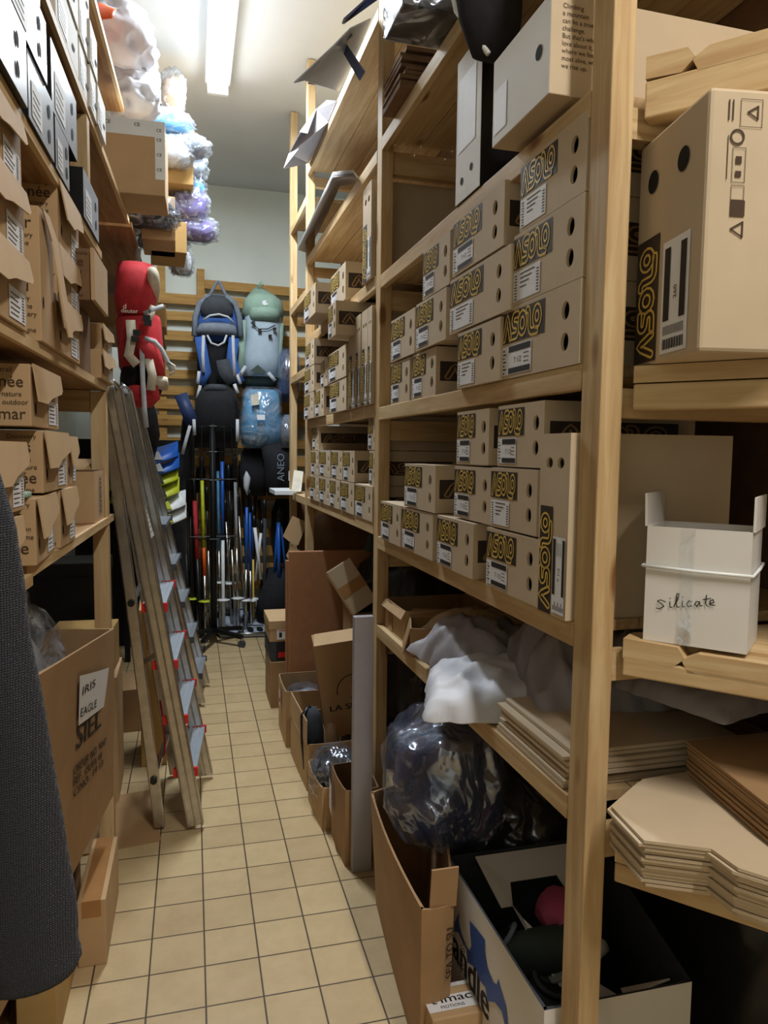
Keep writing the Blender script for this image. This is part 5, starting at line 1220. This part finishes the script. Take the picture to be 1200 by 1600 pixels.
for xs in (((384, 572), (374, 588)), ((419, 582), (430, 595))): flatstrap('webbing_strap', [(a, c, -.17) for a, c in xs], Y, .035, 'lgrey', t)
b = MB(); b.add([W_(a, c, Y - .175) for a, c in ((390, 580), (403, 570), (417, 582), (404, 583))], [(0, 1, 2, 3)], 0); rel(b, t).build('base_notch', 'olive', t)
strap('bungee_cord', [(392, 504, -.17), (404, 514, -.18), (418, 514, -.18), (430, 508, -.17)], Y, .004, 'blackp', t)
for a, c in ((396, 504), (406, 517), (422, 525), (429, 514)): 
    b = MB(); q = W_(a, c, Y - .18); b.box((q.x - .012, q.y - .008, q.z - .01), (q.x + .012, q.y + .008, q.z + .01)); rel(b, t).build('toggle', 'blackp', t)
b = MB(); b.add([W_(410 + dx, 470 + dy, Y - .20) for dx, dy in ((0, 0), (6, -1), (6, 4), (9, 4), (9, 6), (3, 7), (0, 5))], [tuple(range(7))], 0); rel(b, t).build('printed_logo', 'wplast', t)
strap('hanging_loop', [(403, 446, -.02), (408, 441, 0), (410, 446, -.02)], Y, .010, 'sage', t)
# ---- blue pack in plastic
Y2 = 5.60
p = W_(408, 655, Y2); t = thing('bagged_rucksack', 'sky blue rucksack sealed in clear plastic below the green rucksack', 'rucksack', (p.x, p.y, p.z), 0, 'rucksacks hanging at the back')
b = MB(); pack_loft(b, [(700, 392, 420, .4), (694, 378, 444, .8), (670, 376, 442, 1), (640, 379, 437, 1), (615, 382, 436, .9), (608, 388, 432, .5)], Y2, .24); rel(b, t).build('pack_body', 'skyb', t, smooth=True)
b = MB(); pack_loft(b, [(702, 388, 424, .5), (696, 372, 447, .8), (670, 373, 444, 1), (640, 376, 440, 1), (612, 378, 440, .9), (604, 386, 434, .5)], Y2 - .01, .28); rel(b, t).build('plastic_cover', 'film', t, smooth=True)
b = MB(); b.add([W_(a, c, Y2 - .16) for a, c in ((392, 617), (404, 615), (405, 632), (393, 634))], [(3, 2, 1, 0)], 0); rel(b, t).build('paper_tag', 'cream', t)
b = MB(); b.add([W_(a, c, Y2 - .165) for a, c in ((401, 648), (414, 648), (414, 656), (402, 656))], [(3, 2, 1, 0)], 0); rel(b, t).build('white_label', 'paper', t)
# ---- other dark bags around
def dark_pack(label, pts, y, depth, mt_, wrap=False, name='rucksack', extra=None):
    p = W_((pts[0][1] + pts[0][2]) / 2, pts[0][0], y); t = thing(name, label, 'rucksack', (p.x, p.y, p.z), 0, 'rucksacks hanging at the back')
    b = MB(); pack_loft(b, pts, y, depth); rel(b, t).build('pack_body', mt_, t, smooth=True)
    if wrap:
        b = MB(); pack_loft(b, [(a, l - 3, r + 3, k) for a, l, r, k in pts], y - .01, depth * 1.12); rel(b, t).build('plastic_cover', 'filmb', t, smooth=True)
    return t
t = dark_pack('black child carrier frame with dark mesh below the blue carrier', [(700, 304, 372, .4), (660, 303, 374, .8), (630, 305, 373, 1), (612, 312, 368, .9), (600, 322, 356, .5)], 5.50, .25, 'blackf')
for xs in (((297, 665), (290, 690), (285, 710)), ((303, 655), (304, 680)), ((371, 655), (371, 690)), ((366, 600), (372, 615))): flatstrap('webbing_strap', [(a, c, -.16) for a, c in xs], 5.46, .030, 'lgrey', t)
flatstrap('hip_wing', [(282, 616, -.1), (292, 640, -.12), (300, 662, -.12)], 5.46, .09, 'navy', t)
b = MB(); pack_loft(b, [(612, 318, 358, .6), (604, 322, 354, .9), (600, 328, 348, .5)], 5.42, .12); rel(b, t).build('seat_pad', 'dgrey', t, smooth=True)
dark_pack('black jacket hanging at the left of the poles', [(800, 283, 300, .4), (720, 279, 304, .9), (660, 284, 304, 1), (640, 288, 300, .6)], 5.55, .16, 'blackf')
dark_pack('dark navy rucksack in shiny plastic tucked behind the rack post upper right', [(628, 436, 462, .5), (600, 436, 466, 1), (560, 437, 466, 1), (545, 440, 464, .5)], 5.62, .2, 'navy', True)
dark_pack('clear plastic wrapped grey bag low beside the rack post', [(700, 440, 458, .5), (680, 438, 462, 1), (660, 440, 462, 1), (648, 446, 458, .5)], 5.42, .16, 'greyf', True)
t = dark_pack('big black duffel in clouded plastic with white lettering under the blue pack', [(775, 420, 458, .5), (760, 414, 462, .9), (720, 412, 462, 1), (700, 408, 460, .9), (690, 414, 456, .5)], 5.55, .26, 'blackf')
x = MB(); put_text(x, 'ANEO', .075, frame(W_(444, 752, 5.40), (.0, 0, 1), (-1, 0, 0)), 0, bold=.01); rel(x, t).build('printed_text', 'greyf', t)
b = MB(); b.add([W_(a, c, 5.38) for a, c in ((451, 736), (459, 736), (459, 751), (451, 751))], [(3, 2, 1, 0)], 0); rel(b, t).build('white_label', 'paper', t)
dark_pack('flat black bag behind the poles under the blue pack', [(775, 378, 416, .6), (740, 374, 418, 1), (710, 376, 420, 1), (700, 382, 416, .5)], 5.72, .14, 'blackf')
dark_pack('black bundle on the floor behind the white snowshoes', [(960, 400, 452, .9), (940, 402, 455, 1), (905, 408, 456, .9), (890, 420, 450, .4)], 5.75, .3, 'blackf')
dark_pack('black bag hanging on the lower slats beside the blue poles', [(880, 430, 446, .3), (850, 424, 452, .8), (800, 424, 454, 1), (780, 432, 452, .5)], 5.86, .12, 'blackf')
# ---- red rucksack
YR = 3.62
p = W_(222, 520, YR); t = thing('rucksack', 'large red and cream rucksack hanging past the end of the left rack', 'rucksack', (p.x, p.y, p.z), 0, 'rucksacks hanging at the back')
b = MB(); pack_loft(b, [(585, 190, 250, .5), (575, 186, 258, .9), (540, 184, 255, 1), (505, 182, 252, 1), (495, 184, 250, .9)], YR, .30); rel(b, t).build('main_body', 'red', t, smooth=True)
b = MB(); pack_loft(b, [(500, 186, 228, .5), (492, 182, 236, .9), (470, 180, 243, 1.0), (440, 182, 248, 1), (420, 184, 244, .9), (413, 188, 232, .4)], YR - .05, .36); rel(b, t).build('top_lid', 'red', t, smooth=True)
b = MB(); pack_loft(b, [(462, 232, 246, .6), (445, 230, 250, 1), (430, 231, 249, 1), (420, 232, 244, .5)], YR - .10, .32); rel(b, t).build('cream_side', 'cream', t, smooth=True)
b = MB(); pack_loft(b, [(622, 198, 240, .4), (612, 192, 252, .8), (590, 188, 256, .9), (575, 190, 258, .9)], YR, .28); rel(b, t).build('base_panel', 'blackf', t, smooth=True)
b = MB(); pack_loft(b, [(608, 236, 262, .6), (600, 232, 263, 1), (590, 236, 262, .9)], YR - .05, .2); rel(b, t).build('cream_bottom', 'cream', t, smooth=True)
for xs, w_, m_ in ((((204, 500), (206, 530), (201, 555), (214, 570)), .055, 'cream'), (((222, 545), (223, 590), (226, 640), (229, 668)), .028, 'lgrey'), (((225, 490), (240, 484), (256, 478)), .026, 'lgrey'),
                   (((226, 528), (242, 534), (252, 545), (262, 565), (268, 580)), .026, 'lgrey'), (((232, 560), (238, 585), (236, 610)), .05, 'cream'), (((240, 478), (234, 495), (228, 505)), .04, 'cream'), (((262, 566), (273, 572), (272, 582), (264, 586)), .016, 'cream')):
    flatstrap('webbing_strap', [(a, c, -.20) for a, c in xs], YR, w_, m_, t)
b = MB(); pack_loft(b, [(590, 240, 259, .5), (570, 222, 256, .9), (545, 212, 250, 1), (530, 214, 246, .8), (525, 220, 240, .4)], YR - .12, .2); rel(b, t).build('side_pocket', 'red', t, smooth=True)
b = MB(); pack_loft(b, [(635, 204, 236, .5), (622, 198, 250, .9), (606, 200, 248, 1), (600, 206, 236, .4)], YR - .08, .2); rel(b, t).build('lower_flap', 'red', t, smooth=True)
flatstrap('hanging_strap', [(214, 425, 0), (216, 400, .02), (217, 388, .02)], YR, .022, 'lgrey', t)
x = MB(); put_text(x, 'deuter', .026, frame(W_(189, 488, YR - .24), (1, 0, 0), (0, 0, 1)), 0, bold=.01); put_text(x, 'd', .03, frame(W_(192, 482, YR - .24), (1, 0, 0), (0, 0, 1)), 0, bold=.015); rel(x, t).build('printed_logo', 'cream', t)
for a, c in ((229, 497), (231, 505), (214, 520), (211, 530)):
    b = MB(); q = W_(a, c, YR - .22); b.box((q.x - .016, q.y - .01, q.z - .012), (q.x + .016, q.y + .008, q.z + .012)); rel(b, t).build('buckle', 'blackp', t)
dark_pack('black pack hanging under the red rucksack behind the ladder tops', [(720, 214, 240, .4), (680, 205, 250, .9), (650, 205, 246, 1), (625, 214, 238, .6)], 4.7, .2, 'blackf')
flatstrap('hanging_strap', [(226, 640, 0), (226, 590, .02), (226, 528, .02)], 4.7, .02, 'blackf', C.objects[-1].parent)
# ---- poles
def pole(label, p0, p1, y, cols, r=.0085, basket=None, split=None, grip='blackp'):
    a = W_(p0[0], p0[1], y); b_ = W_(p1[0], p1[1], y + .03); b0_ = b_.copy()
    if p1[1] >= 916: b_ = a + (b_ - a) * ((a.z - .012) / (a.z - b_.z))
    bf = .93 * (b0_ - a).length / (b_ - a).length
    t = thing('ski_pole', label, 'ski pole', (a.x, a.y, a.z), 0, 'ski poles standing against the back wall'); A = Vector((0, 0, 0)); B = b_ - a
    g = MB(); g.tube([A + Vector((0, 0, .05)), A, A + B * .12], [.012, .016, .012], 8); g.build('grip', grip, t, smooth=True)
    s = split or [1.0]; last = .10
    for c, f in zip(cols, s):
        m_ = MB(); m_.tube([A + B * last, A + B * f], r, 8); m_.build('shaft', c, t, smooth=True); last = f
    if basket:
        k = MB(); q = A + B * bf; k.tube([q + Vector((0, 0, .006)), q, q - Vector((0, 0, .004))], [.012, .052, .050], 14); k.build('basket', basket, t, smooth=True)
    return t
PD = [
 ('thin gold pole at the left beside the snowshoe tips', (277, 700), (286, 925), 5.75, ['gold', 'alu'], .008, None, [.45, 1]),
 ('thin yellow pole standing next to the gold one', (282, 712), (280, 905), 5.80, ['yellow', 'alu'], .007, None, [.5, 1]),
 ('grey pole leaning right of the gold pole', (286, 735), (294, 940), 5.66, ['alu', 'blackp'], .010, None, [.5, 1]),
 ('second grey pole close behind the first', (288, 752), (298, 930), 5.80, ['alu', 'blackp'], .008, None, [.6, 1]),
 ('black pole left of the red one', (296, 735), (300, 950), 5.62, ['blackp'], .012, 'lime', None),
 ('red pole with dark lower end near the black rack stand', (303, 758), (312, 955), 5.56, ['red', 'blackp'], .016, None, [.48, 1]),
 ('lime and orange pole with white grip', (315, 722), (321, 955), 5.52, ['lime', 'orangep', 'alu'], .013, 'lime', [.48, .64, 1]),
 ('dark pole with white bands between lime pole and stand', (323, 770), (328, 955), 5.58, ['blackp', 'alu'], .009, 'wplast', [.4, 1]),
 ('blue pole with white lower half right of the stand', (347, 690), (349, 955), 5.55, ['bluep', 'wplast'], .013, 'wplast', [.5, 1]),
 ('light blue pole leaning beside the blue and white one', (340, 700), (343, 925), 5.66, ['skyb', 'alu'], .010, 'wplast', [.55, 1]),
 ('silver pole leaning left at its top, big white basket', (352, 790), (359, 920), 5.70, ['alu'], .008, 'wplast', None),
 ('silver pole crossing behind its neighbour', (362, 800), (354, 918), 5.78, ['alu'], .007, 'wplast', None),
 ('black and silver pole with dotted upper half', (357, 735), (366, 945), 5.62, ['blackp', 'alu'], .010, None, [.48, 1]),
 ('white speckled pole in the middle of the group', (367, 720), (372, 950), 5.60, ['lgrey', 'alu'], .012, 'wplast', [.5, 1]),
 ('silver pole leaning right from the middle', (372, 780), (382, 950), 5.68, ['alu'], .008, 'wplast', None),
 ('thin tan pole rising above the middle group', (376, 730), (370, 940), 5.82, ['tan', 'alu'], .006, None, [.6, 1]),
 ('bright blue pole with grey wrapping at its top', (386, 765), (384, 950), 5.60, ['bluep', 'alu'], .012, 'wplast', [.55, 1]),
 ('second bright blue pole right behind the wrapped one', (390, 775), (392, 950), 5.68, ['bluep', 'alu'], .011, 'wplast', [.55, 1]),
 ('gold shafted pole right of the blue pair', (395, 800), (396, 945), 5.72, ['navy', 'gold'], .008, 'wplast', [.4, 1]),
 ('white pole crossing from upper left to lower right', (397, 815), (408, 905), 5.62, ['wplast'], .013, None, None),
 ('white pole crossing from upper right to lower left', (409, 822), (399, 908), 5.66, ['wplast'], .011, None, None),
 ('black and white patterned pole at the right', (413, 790), (414, 945), 5.66, ['dgrey', 'blackp'], .014, None, [.8, 1]),
 ('blue pole slanting left in the right hand trio', (435, 800), (428, 905), 5.72, ['bluep'], .010, None, None),
 ('thick upright blue pole, middle of the right hand trio', (435, 805), (436, 915), 5.66, ['bluep'], .014, None, None),
 ('blue pole slanting right in the right hand trio', (438, 810), (447, 900), 5.74, ['bluep'], .009, None, None),
 ('thin dark blue pole far right next to the torn cardboard', (453, 830), (455, 900), 5.80, ['bluep'], .008, None, None),
 ('black pole behind the stand with dotted shaft', (333, 720), (333, 950), 5.84, ['blackp'], .009, None, None),
 ('black pole far left in the shadow by the ladder', (291, 700), (288, 945), 5.86, ['blackp'], .010, None, None),
 ('dark red pole behind the red one', (309, 740), (305, 945), 5.80, ['kdark', 'blackp'], .010, None, [.5, 1]),
 ('black pole close behind the lime one', (318, 740), (316, 950), 5.84, ['blackp'], .010, None, None),
 ('black pole between the blue and dotted poles', (352, 735), (351, 940), 5.86, ['blackp'], .010, None, None),
 ('black pole behind the silver poles in the middle', (362, 735), (364, 945), 5.88, ['blackp'], .011, None, None),
 ('black pole tilting behind the tan one', (378, 740), (388, 945), 5.88, ['blackp'], .010, None, None),
 ('thin black pole left of the crossing white poles', (400, 760), (394, 945), 5.90, ['blackp'], .009, None, None),
 ('black pole just left of the red one with hidden tip', (300, 720), (306, 950), 5.88, ['blackp'], .011, None, None),
 ('grey pole right of the patterned pole', (405, 790), (420, 940), 5.84, ['blackp'], .009, None, None)]
for d in PD: pole(d[0], d[1], d[2], d[3], d[4], d[5], d[6], d[7])
p = W_(374 + 11, 755, 5.56); t = thing('paper_wrap', 'grey paper wrapping twisted round the top of the bright blue pole', 'paper', tuple(p)); b = MB(); b.tube([(0, 0, .09), (.005, 0, .04), (0, 0, -.03), (.006, 0, -.09)], [.004, .028, .022, .006], 8); b.build('wrap', 'lgrey', t, smooth=True)
# ---- rolling stand
base = onZ(338, 985, .06); bx, by = .145, 5.42
t = thing('rolling_display_stand', 'black wire display stand on five castored legs holding the poles', 'display stand', (bx, by, 0))
MB().tube([(0, 0, .08), (0, 0, 1.62)], .024, 12).build('column', 'darkm', t, smooth=True)
for i in range(5):
    a = math.radians(-38 + 72 * i); d = Vector((math.cos(a), math.sin(a), 0))
    lg = MB(); lg.beam(Vector((0, 0, .105)), d * .25 + Vector((0, 0, .075)), .035, .03); lo = lg.build('leg', 'darkm', t, bevel=.004)
    c = MB(); q = d * .245; s = Vector((-d.y, d.x, 0)); c.tube([q + Vector((0, 0, .027)) - s * .011, q + Vector((0, 0, .027)) + s * .011], .026, 14); c.build('castor_wheel', 'dgrey', lo)
    c = MB(); c.tube([q + Vector((0, 0, .05)), q + Vector((0, 0, .07))], .014, 10); c.build('castor_cap', 'steel', lo)
def wring(z, r):
    g = MB(); g.tube([(r * math.cos(k * PI / 9), r * math.sin(k * PI / 9), z) for k in range(19)], .0035, 6)
    for k in range(3): g.tube([(r * math.cos(k * PI / 3), r * math.sin(k * PI / 3), z), (-r * math.cos(k * PI / 3), -r * math.sin(k * PI / 3), z)], .003, 6)
    g.build('wire_ring', 'darkm', t)
for z, r in ((.80, .17), (1.22, .17), (1.42, .16), (1.60, .15)): wring(z, r)
for k in range(12):
    a = k * PI / 6; g = MB(); g.tube([(.17 * math.cos(a), .17 * math.sin(a), 1.22), (.15 * math.cos(a), .15 * math.sin(a), 1.66)], .0025, 6); g.build('wire_upright', 'darkm', t)
# ---- snowshoes on the floor
t = thing('snowshoe', 'pale blue plastic snowshoe deck with black ovals lying at the back', 'snowshoe', (.36, 5.62, 0), 0)
o5 = Vector((.36, 5.62, 0)); P = [(onZ(*q, .03) if q[1] > 975 else onY(q[0], q[1], 5.92)) - o5 for q in ((345, 992), (416, 990), (424, 982), (424, 955), (414, 950), (350, 952), (338, 960), (336, 985))]
b = MB(); n = len(P); b.add([(q.x, q.y, q.z - .02) for q in P] + [tuple(q) for q in P], [tuple(range(n - 1, -1, -1)), tuple(range(n, 2 * n))] + [(i, (i + 1) % n, (i + 1) % n + n, i + n) for i in range(n)], 0); b.build('deck', 'gcard', t, bevel=.004)
b = MB(); loopp = [q + Vector((0, 0, .004)) for q in P]; b.tube(loopp + [loopp[0]], .010, 8); b.build('frame_tube', 'steel', t, smooth=True)
def deckpt(px, py):   # point on the tilted deck plane
    A0 = onZ(345, 992, .03); B0 = onZ(416, 990, .03); C0 = onY(414, 950, 5.92); nn = (B0 - A0).cross(C0 - A0).normalized(); r = ray(px, py)
    return O + r * ((A0 - O).dot(nn) / r.dot(nn)) + (nn if nn.z > 0 else -nn) * .005 - o5
for a, c in ((393, 960), (407, 960), (391, 983), (406, 983)):
    h = MB(); h.add([tuple(deckpt(a + 5 * math.cos(k * PI / 7) + 2 * math.sin(k * PI / 7), c + 3.2 * math.sin(k * PI / 7))) for k in range(14)], [tuple(range(14))], 0); h.build('cutout', 'black', t)
for (a, c), (d, e) in (((380, 978), (412, 978)), ((378, 968), (416, 968)), ((380, 962), (380, 984))):
    h = MB(); h.tube([deckpt(a, c), deckpt(d, e)], .005, 6); h.build('strap', 'dgrey', t)
t = thing('snowshoe', 'grey snowshoe with black binding standing behind the castor base', 'snowshoe', (.20, 5.86, 0)); b = MB(); b.tube([(-.12, 0, .02), (-.10, 0, .14), (0, .02, .19), (.10, 0, .15), (.14, 0, .04), (0, -.03, .02), (-.12, 0, .02)], .010, 8); b.build('frame_tube', 'steel', t, smooth=True); MB().box((-.08, -.01, .03), (.09, .0, .13)).build('binding', 'blackp', t, bevel=.01)
# ---- snowshoe tips stacked at left
for i, (py, x0, x1, m_, m2, lb) in enumerate(((712, 236, 272, 'bluep', 'lgrey', 'topmost blue curved snowshoe tip'), (730, 238, 274, 'bluep', 'lgrey', 'lower blue curved snowshoe tip'), (748, 240, 272, 'lime', 'blackp', 'upper lime green snowshoe tip'),
                                              (768, 246, 274, 'lime', 'blackp', 'second lime green snowshoe tip'), (788, 252, 284, 'wplast', 'lime', 'upper white snowshoe tip with lime heel'), (808, 256, 285, 'wplast', 'lime', 'lowest white snowshoe tip with lime heel'))):
    y = 5.2; a = W_(x0, py + 9, y); c = W_(x1 + 6, py - 8, y)
    t = thing('snowshoe', lb + ' jutting out from behind the ladder', 'snowshoe', (a.x, a.y, a.z), 0, 'snowshoes stacked behind the ladder')
    L_ = (c - a).x; H_ = (c - a).z; b = MB(); vs = []; nn = 10
    for k in range(nn + 1):
        f = k / nn; xx = -.30 + (L_ + .30) * f; zz = H_ * max(0, f - .35) ** 1.6 * 1.9; w_ = .11 * math.sqrt(max(0.02, 1 - f ** 4))
        vs += [(xx, -w_, zz - .03), (xx, w_, zz + .07)]
    b.add(vs, [(2 * k, 2 * k + 2, 2 * k + 3, 2 * k + 1) for k in range(nn)], 0); b.build('deck', m_, t, smooth=True, solid=.012)
    b = MB(); b.add([(-.05, -.105, .01), (L_ * .45, -.10, .015), (L_ * .3, -.09, .07), (0, -.10, .05)], [(0, 1, 2, 3)], 0); b.build('heel_plate', m2, t, solid=.02)
t = thing('snowshoe_rack', 'dark shelf rack holding the stacked snowshoes behind the ladder', 'rack', (-.45, 5.05, 0))
MB().box((0, 0, 0), (.035, .035, 1.9)).build('post', 'darkm', t); MB().box((0, .4, 0), (.035, .435, 1.9)).build('post', 'darkm', t)
for k in range(6): 
    z = W_(250, 712 + k * 19.5, 5.2).z - .06; MB().box((-.35, 0, z - .012), (.10, .43, z)).build('rack_shelf', 'darkm', t)
MB().box((-.36, .44, 0), (.40, .455, 1.5)).build('back_sheet', 'blackf', t)
# ---- bits between the last posts
t = thing('wall_shelf', 'small white shelf board fixed between the last two posts', 'shelf', (.50, 4.55, 1.155)); MB().box((0, 0, 0), (.17, .35, .028)).build('shelf_board', 'wplast', t, bevel=.002)
b = MB(); q = [onY(*c, 4.45) for c in ((442, 838), (457, 806), (480, 816), (466, 852), (452, 846))]; b.add(q, [(4, 3, 2, 1, 0)], 0); o = b.build('cardboard_piece', 'kraft3', solid=.004); tag(o, 'torn tan cardboard piece with black print leaning at the last post', 'cardboard')
b = MB(); q = [onY(*c, 4.46) for c in ((447, 868), (456, 850), (470, 862), (458, 886))]; b.add(q, [(3, 2, 1, 0)], 0); o = b.build('cardboard_piece', 'kraft3', solid=.004); tag(o, 'small tan cardboard corner below the torn piece at the last post', 'cardboard')
b = MB(); b.add([(0, 0, 0), (.06, 0, 0), (.09, .10, .12), (.03, .10, .13)], [(0, 1, 2, 3)], 0); o = b.build('cardboard_piece', 'cream', solid=.004); o.location = (.585, 4.42, 1.184); tag(o, 'folded cream card standing on the small white shelf', 'cardboard')
b = MB(); loft(b, [((0, 0, 0), (.045, 0, 0), (0, .045, 0)), ((0, 0, .02), (.045, 0, 0), (0, .045, 0)), ((.01, 0, .13), (.02, 0, 0), (0, .03, 0)), ((.015, 0, .19), (.006, 0, 0), (0, .01, 0))], 12)
o = b.build('ski_boot_tip', 'olive', smooth=True); o.location = (.90, 3.60, .92); tag(o, 'dark green pointed object standing behind the hardboard panel', 'cone')
# ---- on the high right shelves
def sheetpts(name, label, cat, pts, mt_, th=.004, group=None):
    b = MB(); b.add(pts, [tuple(range(len(pts)))], 0); o = b.build(name, mt_, solid=th); tag(o, label, cat, group); return o
# shoe box with blue inside lid hanging over the top shelf
t = thing('opened_box', 'opened white card box with blue bands overhanging the top right shelf', 'box', (.60, 3.2, 2.97))
def hx(px, py, off): return onR(px, py, off)
b = MB(); b.add([hx(460, 130, -.30), hx(476, 126, -.26), hx(497, 134, -.15), hx(530, 143, -.02), hx(560, 80, -.02), hx(580, 30, -.02), hx(548, 45, -.12), hx(522, 72, -.18)], [tuple(range(8))], 0); rel(b, t).build('card_panel', 'gcard', t, solid=.004)
b = MB(); b.add([hx(482, 128, -.21), hx(494, 131, -.165), hx(560, 60, -.03), hx(552, 52, -.10)], [(0, 1, 2, 3)], 0); b.v = [(x - .004, y, z - .006) for x, y, z in b.v]; rel(b, t).build('blue_band', 'navy', t)
b = MB(); b.add([hx(528, 66, -.10), hx(536, 60, -.10), hx(571, 112, -.10), hx(563, 126, -.10)], [(0, 1, 2, 3)], 0); rel(b, t).build('blue_flap', 'navy', t, solid=.004)
b = MB(); b.add([hx(537, 38, -.24), hx(590, 0, -.10), hx(575, -2, -.14), hx(540, 30, -.25)], [(0, 1, 2, 3)], 0); rel(b, t).build('blue_edge', 'navy', t, solid=.006)
sheetpts('cut_card_sheet', 'grey die cut card sheet with a slot drooping over the upper far shelf edge', 'card sheet', [hx(443, 263, -.20), hx(467, 232, -.16), hx(451, 240, -.17), hx(468, 206, -.13), hx(480, 208, -.10), hx(494, 170, -.05), hx(510, 156, -.03), hx(526, 157, -.005), hx(512, 190, -.005), hx(482, 254, -.005)], 'polyg')
t = thing('sheet_stack', 'stack of white padded sheets curling over the shelf edge in the far bay', 'sheet stack', (.62, 3.3, 2.49))
for k in range(4):
    b = MB(); o1 = .006 * k
    A = [hx(466, 390, -.05), hx(500, 318, -.05), hx(520, 276, -.05), hx(552, 273, -.05)]; B_ = [hx(480, 395, .10), hx(512, 330, .10), hx(530, 290, .10), hx(560, 283, .10)]
    vs = [v + Vector((0, 0, o1)) for v in A + B_]; b.add(vs, [(0, 1, 5, 4), (1, 2, 6, 5), (2, 3, 7, 6)], 0); rel(b, t).build('sheet', 'wplast' if k > 1 else 'polyg', t, smooth=True, solid=.005)
t = flat_stack('flattened_boxes', 'bundle of dark folded cartons on the high shelf by the second post', (.615, 2.36, 2.507), (0, -1, 0), (1, 0, 0), .20, .36, 9, .011, 'kdark', 15, None, .012)
t = thing('shoe_box', 'black glossy wrapped box overhanging the high shelf at the top picture edge', 'shoe box', (.50, 1.93, 2.507), -PI / 2 - AR)
MB().box((0, 0, 0), (.16, .34, .16)).build('box_body', 'blackp', t, bevel=.004); b = MB(); b.box((-.004, -.004, -.001), (.164, .344, .166)); b.build('plastic_wrap', 'filmb', t, bevel=.006)
t = thing('helmet_bag', 'black bag with white piping hanging over the poem box at the top edge', 'bag', (.57, 1.53, 2.30)); 
b = MB(); loft(b, [((.07, 0, -.02), (.05, 0, 0), (0, .015, 0)), ((.06, 0, .06), (.07, 0, 0), (0, .05, 0)), ((.05, .0, .2), (.08, 0, 0), (0, .08, 0)), ((.05, 0, .3), (.06, 0, 0), (0, .06, 0))], 18); b.build('bag_body', 'blackf', t, smooth=True)
b = MB(); b.tube([(.05, -.02, -.02), (-.01, .02, .08), (-.03, .04, .2), (-.01, .05, .3)], .006, 8); b.build('piping', 'wplast', t, smooth=True)
